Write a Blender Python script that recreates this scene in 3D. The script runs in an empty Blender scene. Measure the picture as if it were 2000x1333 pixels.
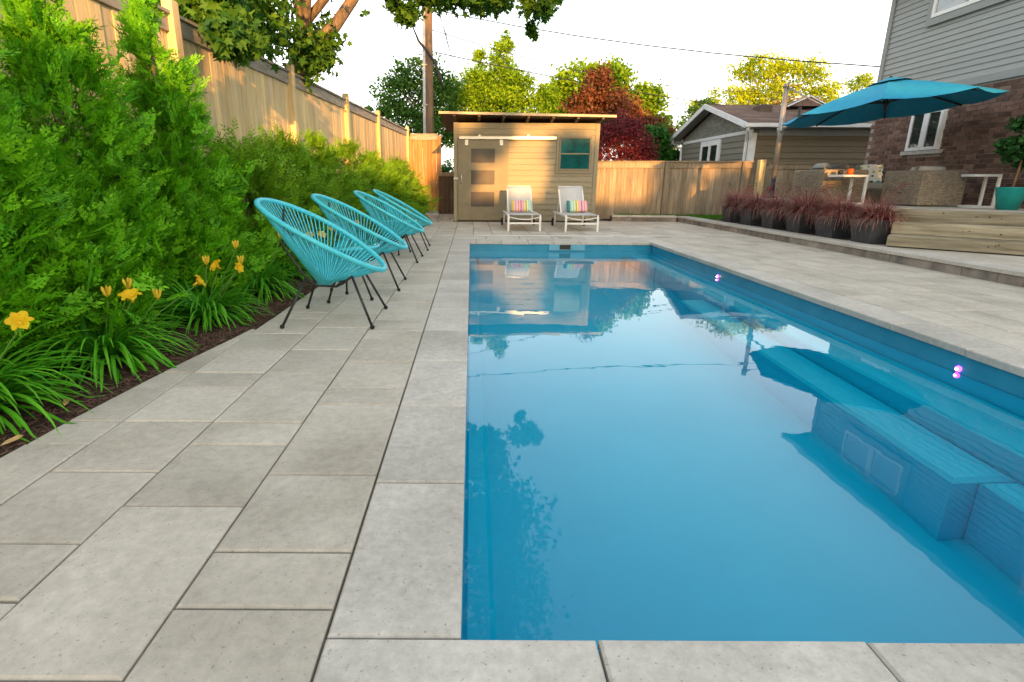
import bpy, math, random
import numpy as np
from mathutils import Vector, Matrix
R = math.radians
sc = bpy.context.scene
random.seed(7)
rng = np.random.default_rng(11)

# ---------------------------------------------------------------- camera
F, PX, PY, YH, ROLL = 1018., 919., 625., 355., .005
th = math.atan((PY - YH) / F)
rl = math.atan(ROLL)
fwd = Vector((0, math.cos(th), -math.sin(th))); up0 = Vector((0, math.sin(th), math.cos(th))); rt0 = Vector((1, 0, 0))
rt = rt0 * math.cos(rl) + up0 * math.sin(rl)
up = up0 * math.cos(rl) - rt0 * math.sin(rl)
cam = bpy.data.cameras.new('camera')
cam.sensor_width = 36; cam.sensor_fit = 'HORIZONTAL'
cam.lens = F / 2000 * 36
cam.shift_x = (1000 - PX) / 2000
cam.shift_y = -(666.5 - PY) / 2000
cam.clip_start = .05; cam.clip_end = 2000
co = bpy.data.objects.new('camera', cam)
sc.collection.objects.link(co)
CAM = Vector((0, 0, 1))
co.matrix_world = Matrix.Translation(CAM) @ Matrix((rt, up, -fwd)).transposed().to_4x4()
sc.camera = co

# ---------------------------------------------------------------- sky and sun
SUN_AZ, SUN_EL = R(6.0), R(7.0)          # azimuth: to the right of straight behind the camera
w = bpy.data.worlds.new('World'); sc.world = w; w.use_nodes = True
nt = w.node_tree; bg = nt.nodes['Background']
sky = nt.nodes.new('ShaderNodeTexSky'); sky.sky_type = 'NISHITA'; sky.sun_disc = False
sky.sun_elevation = SUN_EL; sky.sun_rotation = math.pi - SUN_AZ
sky.air_density = 1.0; sky.dust_density = 3.0; sky.ozone_density = 1.0
# a thin even veil of high cloud over the sky
tc = nt.nodes.new('ShaderNodeTexCoord'); mp = nt.nodes.new('ShaderNodeMapping'); mp.inputs['Scale'].default_value = (1, 1, 4)
nz = nt.nodes.new('ShaderNodeTexNoise'); nz.inputs['Scale'].default_value = 1.6; nz.inputs['Detail'].default_value = 6
mr = nt.nodes.new('ShaderNodeMapRange'); mr.inputs['From Min'].default_value = .3; mr.inputs['From Max'].default_value = .75
mr.inputs['To Min'].default_value = .55; mr.inputs['To Max'].default_value = .75
# the veil thins out from the horizon upward, as haze does
sx = nt.nodes.new('ShaderNodeSeparateXYZ'); ev = nt.nodes.new('ShaderNodeMapRange'); ev.inputs['From Min'].default_value = 0; ev.inputs['From Max'].default_value = .9
ev.inputs['To Min'].default_value = 1; ev.inputs['To Max'].default_value = .22
ml = nt.nodes.new('ShaderNodeMath'); ml.operation = 'MULTIPLY'
nt.links.new(tc.outputs['Generated'], sx.inputs[0]); nt.links.new(sx.outputs['Z'], ev.inputs['Value']); nt.links.new(ev.outputs['Result'], ml.inputs[1])
mx = nt.nodes.new('ShaderNodeMix'); mx.data_type = 'RGBA'
mx.inputs['B'].default_value = (4.75, 4.5, 4.15, 1)
nt.links.new(tc.outputs['Generated'], mp.inputs['Vector']); nt.links.new(mp.outputs['Vector'], nz.inputs['Vector'])
nt.links.new(nz.outputs['Fac'], mr.inputs['Value']); nt.links.new(mr.outputs['Result'], ml.inputs[0]); nt.links.new(ml.outputs[0], mx.inputs['Factor'])
nt.links.new(sky.outputs['Color'], mx.inputs['A']); nt.links.new(mx.outputs['Result'], bg.inputs['Color'])
bg.inputs['Strength'].default_value = .15
sl = bpy.data.lights.new('sun', 'SUN'); sl.energy = 2.6; sl.angle = R(.6); sl.color = (1, .47, .13)
so = bpy.data.objects.new('sun', sl); sc.collection.objects.link(so)
sdir = Vector((math.sin(SUN_AZ) * math.cos(SUN_EL), -math.cos(SUN_AZ) * math.cos(SUN_EL), math.sin(SUN_EL)))
so.rotation_euler = (-sdir).to_track_quat('-Z', 'Y').to_euler(); so.location = (3, -6, 9)
sc.view_settings.view_transform = 'Standard'; sc.view_settings.look = 'None'
sc.view_settings.gamma = 1; sc.view_settings.use_curve_mapping = False
sc.view_settings.exposure = 2.08
sc.cycles.max_bounces = 10; sc.cycles.diffuse_bounces = 4; sc.cycles.transparent_max_bounces = 12

# ---------------------------------------------------------------- helpers
COL = sc.collection
class MB:
    """collects polygons; build() links them as one mesh object"""
    def __init__(s): s.v = []; s.f = []
    def add(s, vs, fs):
        b = len(s.v); s.v += [tuple(p) for p in vs]; s.f += [tuple(i + b for i in f) for f in fs]; return s
    def box(s, x0, x1, y0, y1, z0, z1):
        return s.add([(x0,y0,z0),(x1,y0,z0),(x1,y1,z0),(x0,y1,z0),(x0,y0,z1),(x1,y0,z1),(x1,y1,z1),(x0,y1,z1)],
                     [(3,2,1,0),(4,5,6,7),(0,1,5,4),(1,2,6,5),(2,3,7,6),(3,0,4,7)])
    def prism(s, poly, z0, z1, bev=0):
        """convex ccw polygon in xy, extruded, with a chamfered top"""
        n = len(poly); P = [Vector((p[0], p[1])) for p in poly]
        def inset(d):
            o = []
            for i in range(n):
                a = (P[i] - P[i-1]).normalized(); b = (P[(i+1) % n] - P[i]).normalized()
                na = Vector((-a.y, a.x)); nb = Vector((-b.y, b.x)); m = na + nb
                o.append(P[i] + m * (d / max(.3, m.dot(na))))
            return o
        rings = [(P, z0)] + ([(P, z1 - bev), (inset(bev), z1)] if bev else [(P, z1)])
        vs = [(p.x, p.y, z) for r, z in rings for p in r]; fs = [tuple(range(n))[::-1]]
        for k in range(len(rings) - 1):
            for i in range(n):
                j = (i + 1) % n; fs.append((k*n+i, k*n+j, (k+1)*n+j, (k+1)*n+i))
        fs.append(tuple((len(rings) - 1) * n + i for i in range(n)))
        return s.add(vs, fs)
    def tube(s, pts, r, n=8, closed=False, cap=True):
        pts = [Vector(p) for p in pts]; m = len(pts); rad = r if isinstance(r, (list, tuple)) else [r] * m
        vs = []; prev = None
        for i, p in enumerate(pts):
            a = pts[(i-1) % m] if (closed or i) else p; b = pts[(i+1) % m] if (closed or i < m-1) else p
            t = (b - a).normalized()
            if prev is None:
                u = t.orthogonal().normalized()
            else:
                u = prev - t * prev.dot(t); u = u.normalized() if u.length > 1e-6 else t.orthogonal().normalized()
            prev = u; v = t.cross(u)
            for k in range(n):
                c = 2 * math.pi * k / n; vs.append(p + (u * math.cos(c) + v * math.sin(c)) * rad[i])
        fs = []
        for i in range(m if closed else m - 1):
            j = (i + 1) % m
            for k in range(n):
                l = (k + 1) % n; fs.append((i*n+k, i*n+l, j*n+l, j*n+k))
        if cap and not closed: fs += [tuple(range(n))[::-1], tuple((m-1)*n + k for k in range(n))]
        return s.add(vs, fs)
    def lathe(s, prof, c=(0, 0), n=24):
        vs = [(c[0] + r * math.cos(2*math.pi*k/n), c[1] + r * math.sin(2*math.pi*k/n), z) for r, z in prof for k in range(n)]
        fs = [(i*n+k, i*n+(k+1) % n, (i+1)*n+(k+1) % n, (i+1)*n+k) for i in range(len(prof)-1) for k in range(n)]
        return s.add(vs, fs)
    def ball(s, c, r, sx=1, sy=1, sz=1, n=10, m=7):
        prof = [(max(1e-4, r*math.sin(math.pi*i/m)), -r*math.cos(math.pi*i/m)) for i in range(m+1)]
        b = len(s.v); s.lathe(prof, (0, 0), n)
        for i in range(b, len(s.v)):
            x, y, z = s.v[i]; s.v[i] = (c[0]+x*sx, c[1]+y*sy, c[2]+z*sz)
        return s
    def xform(s, M):
        s.v = [tuple(M @ Vector(p)) for p in s.v]; return s
    def mesh(s, name, smooth=False):
        me = bpy.data.meshes.new(name); me.from_pydata(s.v, [], s.f); me.update()
        if smooth: me.polygons.foreach_set('use_smooth', [True] * len(me.polygons))
        return me
    def build(s, name, mat, parent=None, smooth=False, world=False, **kw):
        return link(name, s.mesh(name, smooth), mat, parent, world=world, **kw)

def wpos(o):
    p = Vector((0, 0, 0))
    while o: p += o.location; o = o.parent
    return p
def link(name, me, mat, parent=None, loc=(0, 0, 0), rz=0, world=False, kind=None, **kw):
    if mat and not me.materials: me.materials.append(mat)
    o = bpy.data.objects.new(name, me); COL.objects.link(o); o.parent = parent
    o.location = Vector(loc) - (wpos(parent) if world and parent else Vector((0, 0, 0)))
    o.rotation_euler[2] = rz
    if kind: o['kind'] = kind
    for k, v in kw.items(): o[k] = v
    return o
def thing(name, label, cat, loc=(0, 0, 0), rz=0, group=None):
    o = bpy.data.objects.new(name, None); COL.objects.link(o); o.empty_display_size = .1
    o.location = loc; o.rotation_euler[2] = rz; o['label'] = label; o['category'] = cat
    if group: o['group'] = group
    return o
def tag(o, label, cat, group=None):
    o['label'] = label; o['category'] = cat
    if group: o['group'] = group
    return o
def copy_tree(o, parent=None):
    c = o.copy(); COL.objects.link(c); c.parent = parent
    for ch in list(o.children): copy_tree(ch, c)
    return c
def retag(o, label, loc, rz=None):
    o['label'] = label; o.location = loc
    if rz is not None: o.rotation_euler[2] = rz
    return o
def beam(mb, a, b, wx, wy, upv=(0, 0, 1)):
    """rectangular bar from a to b"""
    a, b = Vector(a), Vector(b); t = (b - a).normalized(); u = Vector(upv)
    s_ = t.cross(u)
    s_ = s_.normalized() if s_.length > 1e-4 else Vector((1, 0, 0))
    u = s_.cross(t)
    q = [(-1,-1),(1,-1),(1,1),(-1,1)]
    vs = [p + s_*(i*wx/2) + u*(j*wy/2) for p in (a, b) for i, j in q]
    return mb.add(vs, [(0,1,2,3),(7,6,5,4),(4,5,1,0),(5,6,2,1),(6,7,3,2),(7,4,0,3)])
def soft_box(sx, sy, sz, bulge=.25, n=6):
    """cushion: rounded box centred on the origin"""
    mb = MB(); N = n
    def p(u, v, side):
        e = (1 - u**4) * (1 - v**4)
        return u*sx/2*(1-.03*v*v), v*sy/2*(1-.03*u*u), side*(sz/2)*(.35 + .65*e**.5 if e > 0 else .35)
    for side in (1, -1):
        b = len(mb.v)
        vs = [p(-1+2*i/N, -1+2*j/N, side) for i in range(N+1) for j in range(N+1)]
        fs = [(i*(N+1)+j, (i+1)*(N+1)+j, (i+1)*(N+1)+j+1, i*(N+1)+j+1) for i in range(N) for j in range(N)]
        if side < 0: fs = [f[::-1] for f in fs]
        mb.add(vs, fs)
    m2 = (N+1)**2
    ring = [(i, 0) for i in range(N)] + [(N, j) for j in range(N)] + [(N-i, N) for i in range(N)] + [(0, N-j) for j in range(N)]
    idx = [i*(N+1)+j for i, j in ring]
    mb.f += [(idx[(k+1) % len(idx)], idx[k], idx[k]+m2, idx[(k+1) % len(idx)]+m2) for k in range(len(idx))]
    mb.f = [f[::-1] if k >= 2*N*N else f for k, f in enumerate(mb.f)]
    return mb
def np_mesh(name, V, Fc, attr=None, smooth=False):
    """fast mesh from an (n,3) vertex array and an (m,k) face array"""
    me = bpy.data.meshes.new(name); n, (m, k) = len(V), Fc.shape
    me.vertices.add(n); me.vertices.foreach_set('co', np.ascontiguousarray(V, np.float32).ravel())
    me.loops.add(m*k); me.loops.foreach_set('vertex_index', np.ascontiguousarray(Fc, np.int32).ravel())
    me.polygons.add(m); me.polygons.foreach_set('loop_start', np.arange(0, m*k, k, dtype=np.int32))
    if smooth: me.polygons.foreach_set('use_smooth', np.ones(m, bool))
    if attr is not None:
        a = me.attributes.new('tint', 'FLOAT', 'POINT'); a.data.foreach_set('value', np.ascontiguousarray(attr, np.float32))
    me.update(calc_edges=True); return me
def scatter(tV, tF, pos, Rm, scale, tT=None, base=None):
    """copies of a template (verts, faces) at pos with rotation matrices Rm"""
    n, v = len(pos), len(tV)
    V = np.einsum('nij,vj->nvi', Rm, tV) * np.asarray(scale).reshape(n, 1, 1) + pos[:, None, :]
    Fc = (tF[None] + (np.arange(n) * v)[:, None, None]).reshape(-1, tF.shape[1])
    T = None
    if tT is not None:
        T = np.repeat(tT[None], n, 0) if base is None else tT[None] * .6 + base[:, None] * .4
        T = T.reshape(-1)
    return V.reshape(-1, 3), Fc, T
def merge(parts):
    V, Fc, T, o = [], [], [], 0
    for a, b, c in parts:
        V.append(a); Fc.append(b + o); o += len(a)
        T.append(c if c is not None else np.zeros(len(a)))
    return np.concatenate(V), np.concatenate(Fc), np.concatenate(T)
def frames(d, roll):
    """rotation matrices whose x axis is d, rolled about it"""
    d = d / np.linalg.norm(d, axis=1, keepdims=True)
    u = np.cross(np.array([0, 0, 1.]), d); l = np.linalg.norm(u, axis=1, keepdims=True); u = np.where(l > 1e-4, u / np.maximum(l, 1e-6), [[1., 0, 0]])
    w_ = np.cross(d, u); c, s_ = np.cos(roll)[:, None], np.sin(roll)[:, None]
    a = u * c + w_ * s_; b = -u * s_ + w_ * c
    return np.stack([d, a, b], 2)

# ---------------------------------------------------------------- materials
def mat(name, c1, c2=None, scale=4, stretch=(1, 1, 1), rough=.75, bump=0., rnd=.0, spec=.3, metal=0, detail=6, pits=None, lo=.35, hi=.65, dist=.02, patch=None, grain=None):
    m = bpy.data.materials.new(name); m.use_nodes = True; t = m.node_tree; N = t.nodes; L = t.links
    p = N['Principled BSDF']; p.inputs['Roughness'].default_value = rough; p.inputs['Specular IOR Level'].default_value = spec; p.inputs['Metallic'].default_value = metal
    tc = N.new('ShaderNodeTexCoord'); oi = N.new('ShaderNodeObjectInfo'); ge = N.new('ShaderNodeNewGeometry')
    ad = N.new('ShaderNodeMath'); ad.operation = 'ADD'; L.new(oi.outputs['Random'], ad.inputs[0]); L.new(ge.outputs['Random Per Island'], ad.inputs[1])
    fr = N.new('ShaderNodeMath'); fr.operation = 'FRACT'; L.new(ad.outputs[0], fr.inputs[0])
    of = N.new('ShaderNodeVectorMath'); of.operation = 'SCALE'; of.inputs[0].default_value = (13.7, 7.1, 29.3); L.new(fr.outputs[0], of.inputs['Scale'])
    va = N.new('ShaderNodeVectorMath'); va.operation = 'ADD'; L.new(tc.outputs['Object'], va.inputs[0]); L.new(of.outputs[0], va.inputs[1])
    mp = N.new('ShaderNodeMapping'); mp.inputs['Scale'].default_value = stretch; L.new(va.outputs[0], mp.inputs['Vector'])
    nz = N.new('ShaderNodeTexNoise'); nz.inputs['Scale'].default_value = scale; nz.inputs['Detail'].default_value = detail; nz.inputs['Roughness'].default_value = .6
    L.new(mp.outputs[0], nz.inputs['Vector'])
    mr = N.new('ShaderNodeMapRange'); mr.inputs['From Min'].default_value = lo; mr.inputs['From Max'].default_value = hi; L.new(nz.outputs['Fac'], mr.inputs['Value'])
    mx = N.new('ShaderNodeMix'); mx.data_type = 'RGBA'; mx.inputs['A'].default_value = (*c1, 1); mx.inputs['B'].default_value = (*(c2 or c1), 1); L.new(mr.outputs[0], mx.inputs['Factor'])
    col = mx.outputs['Result']
    if patch:      # larger stains of a third colour
        n3 = N.new('ShaderNodeTexNoise'); n3.inputs['Scale'].default_value = patch[1]; n3.inputs['Detail'].default_value = 4; L.new(va.outputs[0], n3.inputs['Vector'])
        r3 = N.new('ShaderNodeMapRange'); r3.inputs['From Min'].default_value = .48; r3.inputs['From Max'].default_value = .7; r3.inputs['To Max'].default_value = patch[2]; L.new(n3.outputs['Fac'], r3.inputs['Value'])
        m3 = N.new('ShaderNodeMix'); m3.data_type = 'RGBA'; m3.inputs['B'].default_value = (*patch[0], 1); L.new(r3.outputs[0], m3.inputs['Factor']); L.new(col, m3.inputs['A']); col = m3.outputs['Result']
    if pits:       # dark specks
        n2 = N.new('ShaderNodeTexNoise'); n2.inputs['Scale'].default_value = pits; n2.inputs['Detail'].default_value = 2; L.new(va.outputs[0], n2.inputs['Vector'])
        r2 = N.new('ShaderNodeMapRange'); r2.inputs['From Min'].default_value = .66; r2.inputs['From Max'].default_value = .73; r2.inputs['To Max'].default_value = .55; L.new(n2.outputs['Fac'], r2.inputs['Value'])
        m2 = N.new('ShaderNodeMix'); m2.data_type = 'RGBA'; m2.inputs['B'].default_value = (c1[0]*.3, c1[1]*.3, c1[2]*.3, 1); L.new(r2.outputs[0], m2.inputs['Factor']); L.new(col, m2.inputs['A']); col = m2.outputs['Result']
    if grain:      # fine mottling: (scale, amount)
        n4 = N.new('ShaderNodeTexNoise'); n4.inputs['Scale'].default_value = grain[0]; n4.inputs['Detail'].default_value = 8; n4.inputs['Roughness'].default_value = .75; L.new(va.outputs[0], n4.inputs['Vector'])
        r4 = N.new('ShaderNodeMapRange'); r4.inputs['From Min'].default_value = .3; r4.inputs['From Max'].default_value = .7; r4.inputs['To Min'].default_value = 1 - grain[1]; r4.inputs['To Max'].default_value = 1 + grain[1]; L.new(n4.outputs['Fac'], r4.inputs['Value'])
        h4 = N.new('ShaderNodeHueSaturation'); L.new(r4.outputs[0], h4.inputs['Value']); L.new(col, h4.inputs['Color']); col = h4.outputs['Color']
    if rnd:
        ml = N.new('ShaderNodeMapRange'); ml.inputs['To Min'].default_value = 1 - rnd; ml.inputs['To Max'].default_value = 1 + rnd; L.new(fr.outputs[0], ml.inputs['Value'])
        hs = N.new('ShaderNodeHueSaturation'); L.new(ml.outputs[0], hs.inputs['Value']); L.new(col, hs.inputs['Color']); col = hs.outputs['Color']
    L.new(col, p.inputs['Base Color'])
    if bump:
        b = N.new('ShaderNodeBump'); b.inputs['Strength'].default_value = bump; b.inputs['Distance'].default_value = dist; L.new(nz.outputs['Fac'], b.inputs['Height']); L.new(b.outputs[0], p.inputs['Normal'])
    return m
def leafmat(name, dark, light, tip=None, scale=1.5, trans=.35, rough=.6):
    """foliage: light and dark leaves, young growth at 'tint' = 1, some light through the blade"""
    m = bpy.data.materials.new(name); m.use_nodes = True; t = m.node_tree; N = t.nodes; L = t.links
    p = N['Principled BSDF']; p.inputs['Roughness'].default_value = rough; p.inputs['Specular IOR Level'].default_value = .25
    tc = N.new('ShaderNodeTexCoord'); ge = N.new('ShaderNodeNewGeometry')
    nz = N.new('ShaderNodeTexNoise'); nz.inputs['Scale'].default_value = scale; nz.inputs['Detail'].default_value = 4; L.new(tc.outputs['Object'], nz.inputs['Vector'])
    ad = N.new('ShaderNodeMath'); ad.operation = 'MULTIPLY_ADD'; ad.inputs[1].default_value = .45; L.new(ge.outputs['Random Per Island'], ad.inputs[0]); L.new(nz.outputs['Fac'], ad.inputs[2])
    mr = N.new('ShaderNodeMapRange'); mr.inputs['From Min'].default_value = .45; mr.inputs['From Max'].default_value = 1.0; L.new(ad.outputs[0], mr.inputs['Value'])
    mx = N.new('ShaderNodeMix'); mx.data_type = 'RGBA'; mx.inputs['A'].default_value = (*dark, 1); mx.inputs['B'].default_value = (*light, 1); L.new(mr.outputs[0], mx.inputs['Factor'])
    col = mx.outputs['Result']
    if tip:
        at = N.new('ShaderNodeAttribute'); at.attribute_name = 'tint'
        m2 = N.new('ShaderNodeMix'); m2.data_type = 'RGBA'; m2.inputs['B'].default_value = (*tip, 1); L.new(at.outputs['Fac'], m2.inputs['Factor']); L.new(col, m2.inputs['A']); col = m2.outputs['Result']
    L.new(col, p.inputs['Base Color'])
    tr = N.new('ShaderNodeBsdfTranslucent'); L.new(col, tr.inputs['Color'])
    ms = N.new('ShaderNodeMixShader'); ms.inputs[0].default_value = trans; L.new(p.outputs[0], ms.inputs[1]); L.new(tr.outputs[0], ms.inputs[2])
    L.new(ms.outputs[0], N['Material Output'].inputs['Surface'])
    return m
def stripes(name, cols, axis=0, scale=1., rough=.8):
    m = bpy.data.materials.new(name); m.use_nodes = True; t = m.node_tree; N = t.nodes; L = t.links; p = N['Principled BSDF']; p.inputs['Roughness'].default_value = rough
    tc = N.new('ShaderNodeTexCoord'); sp = N.new('ShaderNodeSeparateXYZ'); L.new(tc.outputs['Generated'], sp.inputs[0])
    cr = N.new('ShaderNodeValToRGB'); cr.color_ramp.interpolation = 'CONSTANT'
    while len(cr.color_ramp.elements) > 1: cr.color_ramp.elements.remove(cr.color_ramp.elements[0])
    for i, c in enumerate(cols):
        e = cr.color_ramp.elements[0] if i == 0 else cr.color_ramp.elements.new(i / len(cols)); e.position = i / len(cols); e.color = (*c, 1)
    L.new(sp.outputs[axis], cr.inputs[0]); L.new(cr.outputs[0], p.inputs['Base Color']); return m

M = {}
M['paver'] = mat('paver', (.44, .405, .335), (.545, .505, .43), scale=2.2, rough=.85, bump=.12, rnd=.055, pits=120, grain=(26, .17), patch=((.33, .30, .245), 1.3, .75), dist=.004)
M['coping'] = mat('coping', (.445, .42, .37), (.54, .515, .46), scale=2.6, rough=.82, bump=.14, rnd=.07, pits=105, grain=(30, .20), patch=((.35, .33, .29), 1.7, .7), dist=.004)
M['curbstone'] = mat('curbstone', (.17, .155, .14), (.33, .29, .25), scale=5, rough=.9, bump=.4, rnd=.2, patch=((.30, .20, .13), 2, .6))
M['sand'] = mat('sand', (.09, .075, .055), (.17, .145, .11), scale=30, rough=.95, bump=.3)
M['soil'] = mat('soil', (.05, .032, .022), (.13, .085, .06), scale=28, rough=.95, bump=.6)
M['chip'] = mat('chip', (.05, .026, .018), (.13, .075, .05), scale=20, rough=.9, rnd=.55)
M['pebble'] = mat('pebble', (.36, .33, .29), (.6, .57, .52), scale=9, rough=.8, rnd=.4)
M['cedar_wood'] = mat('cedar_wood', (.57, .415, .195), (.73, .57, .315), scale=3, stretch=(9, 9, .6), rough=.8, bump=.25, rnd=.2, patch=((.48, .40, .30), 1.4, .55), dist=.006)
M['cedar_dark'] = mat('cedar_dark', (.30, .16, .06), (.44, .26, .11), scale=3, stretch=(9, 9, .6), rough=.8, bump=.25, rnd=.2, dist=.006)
M['grey_wood'] = mat('grey_wood', (.26, .23, .19), (.42, .38, .32), scale=3, stretch=(1.2, 1.2, 9), rough=.85, bump=.25, rnd=.12, dist=.006)
M['old_wood'] = mat('old_wood', (.21, .165, .11), (.36, .295, .21), scale=3, stretch=(9, 9, .6), rough=.88, bump=.3, rnd=.22, patch=((.17, .15, .11), 1.6, .7), dist=.006)
M['timber'] = mat('timber', (.17, .15, .10), (.38, .335, .235), scale=3, stretch=(.6, .6, 9), rough=.85, bump=.4, rnd=.22, patch=((.25, .225, .165), 1.5, .6), dist=.006)
M['knot'] = mat('knot', (.05, .03, .02), rough=.9)
M['pole_wood'] = mat('pole_wood', (.10, .065, .04), (.20, .14, .09), scale=4, stretch=(6, 6, .3), rough=.9, bump=.4)
M['bark'] = mat('bark', (.10, .075, .055), (.24, .18, .13), scale=5, stretch=(4, 4, .8), rough=.95, bump=.6)
M['twig'] = mat('twig', (.16, .09, .05), (.26, .16, .09), scale=8, rough=.9)
M['shed_paint'] = mat('shed_paint', (.265, .24, .165), (.30, .27, .19), scale=6, stretch=(1, 1, 5), rough=.6, bump=.05, rnd=.05)
M['shed_door'] = mat('shed_door', (.205, .18, .12), (.235, .205, .14), scale=5, rough=.55, rnd=.03)
M['brown'] = mat('brown', (.075, .05, .035), (.11, .075, .05), scale=6, rough=.6)
M['fascia'] = mat('fascia', (.36, .31, .23), (.42, .37, .28), scale=5, rough=.5)
M['steel'] = mat('steel', (.50, .49, .46), (.58, .57, .54), scale=8, stretch=(1, 1, 8), rough=.4, metal=.5)
M['white'] = mat('white', (.74, .74, .72), (.80, .80, .78), scale=6, rough=.45, rnd=.02)
M['white_trim'] = mat('white_trim', (.66, .68, .69), (.74, .76, .77), scale=5, rough=.5, rnd=.03)
M['frost'] = mat('frost', (.075, .07, .06), (.10, .09, .08), scale=4, rough=.5, spec=.2)
M['teal_glass'] = mat('teal_glass', (.0, .05, .055), (.004, .12, .12), scale=3.5, rough=.08, spec=.6)
M['glass'] = mat('glass', (.02, .025, .025), (.03, .035, .035), scale=3, rough=.03, spec=1.0)
M['sky_glass'] = mat('sky_glass', (.25, .28, .30), (.34, .37, .39), scale=3, rough=.03, spec=1.0)
M['cord'] = mat('cord', (.04, .50, .60), (.07, .58, .68), scale=12, rough=.42, spec=.5)
M['black'] = mat('black', (.012, .012, .013), (.02, .02, .021), scale=9, rough=.4, spec=.5)
M['rubber'] = mat('rubber', (.015, .015, .015), rough=.7)
M['sling'] = mat('sling', (.52, .53, .52), (.58, .59, .58), scale=120, rough=.8, bump=.1)
M['pool'] = mat('pool', (.0, .57, .80), (.001, .61, .84), scale=1.2, rough=.35, spec=.4)
M['wall_shade'] = mat('wall_shade', (.015, .22, .36), (.03, .27, .42), scale=4, rough=.25, spec=.5)
M['pool_lip'] = mat('pool_lip', (.10, .34, .47), (.13, .38, .52), scale=3, rough=.3, spec=.5)
M['brick'] = mat('brick', (.105, .060, .046), (.185, .115, .088), scale=9, rough=.9, bump=.4, rnd=.38, dist=.006)
M['mortar'] = mat('mortar', (.27, .23, .20), (.34, .30, .27), scale=20, rough=.95, bump=.2)
M['siding'] = mat('siding', (.29, .305, .295), (.32, .335, .325), scale=5, stretch=(1, 1, 6), rough=.55, rnd=.04)
M['siding_trim'] = mat('siding_trim', (.25, .265, .255), (.28, .295, .285), scale=5, rough=.55)
M['garage_siding'] = mat('garage_siding', (.185, .18, .145), (.215, .21, .17), scale=5, stretch=(1, 1, 6), rough=.6, rnd=.05)
M['garage_olive'] = mat('garage_olive', (.15, .12, .075), (.18, .145, .09), scale=5, stretch=(1, 1, 6), rough=.6, rnd=.05)
M['shake'] = mat('shake', (.17, .175, .15), (.23, .235, .20), scale=7, rough=.75, rnd=.16)
M['shingle'] = mat('shingle', (.12, .078, .06), (.22, .15, .12), scale=6, stretch=(4, 4, 4), rough=.95, rnd=.28)
M['stone_sill'] = mat('stone_sill', (.38, .37, .35), (.48, .47, .45), scale=14, rough=.9, bump=.5)
M['wicker'] = mat('wicker', (.15, .13, .10), (.34, .285, .21), scale=45, stretch=(1, 1, 2.4), rough=.6, rnd=.25)
M['cushion'] = mat('cushion', (.40, .385, .34), (.46, .44, .39), scale=60, rough=.95, bump=.1)
M['cushion_dark'] = mat('cushion_dark', (.12, .115, .10), (.15, .145, .13), scale=60, rough=.95)
M['canopy'] = mat('canopy', (.010, .25, .43), (.015, .29, .48), scale=9, rough=.8)
M['teal_pot'] = mat('teal_pot', (.01, .25, .235), (.015, .29, .27), scale=5, rough=.4)
M['planter'] = mat('planter', (.035, .038, .042), (.055, .058, .063), scale=8, rough=.6, rnd=.1)
M['orange'] = mat('orange', (.75, .12, .012), rough=.5)
M['aluminium'] = mat('aluminium', (.28, .27, .25), (.33, .32, .30), scale=6, rough=.4, metal=.5)
M['wire'] = mat('wire', (.02, .02, .022), rough=.6)
M['conduit'] = mat('conduit', (.36, .36, .36), (.46, .46, .45), scale=6, rough=.5, metal=.3)
M['terrace'] = mat('terrace', (.33, .31, .28), (.42, .40, .37), scale=3, rough=.85, bump=.1)
M['petal'] = leafmat('petal', (.84, .46, .008), (.90, .68, .02), scale=20, trans=.35); M['petal_'] = mat('petal_', (.85, .50, .015), (.88, .62, .04), scale=20, rough=.6)
M['bud'] = mat('bud', (.62, .46, .03), (.75, .48, .03), scale=20, rough=.6)
M['scape'] = mat('scape', (.10, .22, .03), rough=.6)
M['lily_leaf'] = leafmat('lily_leaf', (.022, .19, .010), (.085, .42, .015), tip=(.22, .58, .03), scale=3, trans=.3, rough=.4)
M['cedar_leaf'] = leafmat('cedar_leaf', (.012, .13, .003), (.075, .38, .005), tip=(.29, .68, .012), scale=1.6, trans=.22)
M['hedge_leaf'] = leafmat('hedge_leaf', (.03, .13, .004), (.12, .33, .010), tip=(.30, .52, .02), scale=1.6, trans=.25)
M['maple_leaf'] = leafmat('maple_leaf', (.015, .085, .010), (.10, .22, .015), scale=1.0, trans=.3)
M['tree_green'] = leafmat('tree_green', (.025, .10, .015), (.11, .24, .03), scale=.8)
M['tree_yellow'] = leafmat('tree_yellow', (.11, .25, .008), (.33, .52, .015), scale=.7, trans=.45)
M['tree_lime'] = leafmat('tree_lime', (.09, .22, .008), (.30, .46, .015), scale=.7, trans=.45)
M['tree_copper'] = leafmat('tree_copper', (.085, .035, .018), (.27, .10, .04), scale=.9)
M['tree_crimson'] = leafmat('tree_crimson', (.05, .010, .016), (.27, .04, .055), scale=.9)
M['tree_bush'] = leafmat('tree_bush', (.012, .07, .012), (.05, .20, .02), scale=.9)
M['locust'] = leafmat('locust', (.22, .33, .01), (.52, .60, .015), scale=.7, trans=.45)
M['fountain_grass'] = leafmat('fountain_grass', (.10, .018, .028), (.36, .085, .095), tip=(.62, .40, .28), scale=6, trans=.2)
M['grass'] = leafmat('grass', (.04, .15, .01), (.12, .32, .02), scale=5)
M['pot_leaf'] = leafmat('pot_leaf', (.012, .06, .012), (.04, .15, .03), scale=4)
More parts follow.
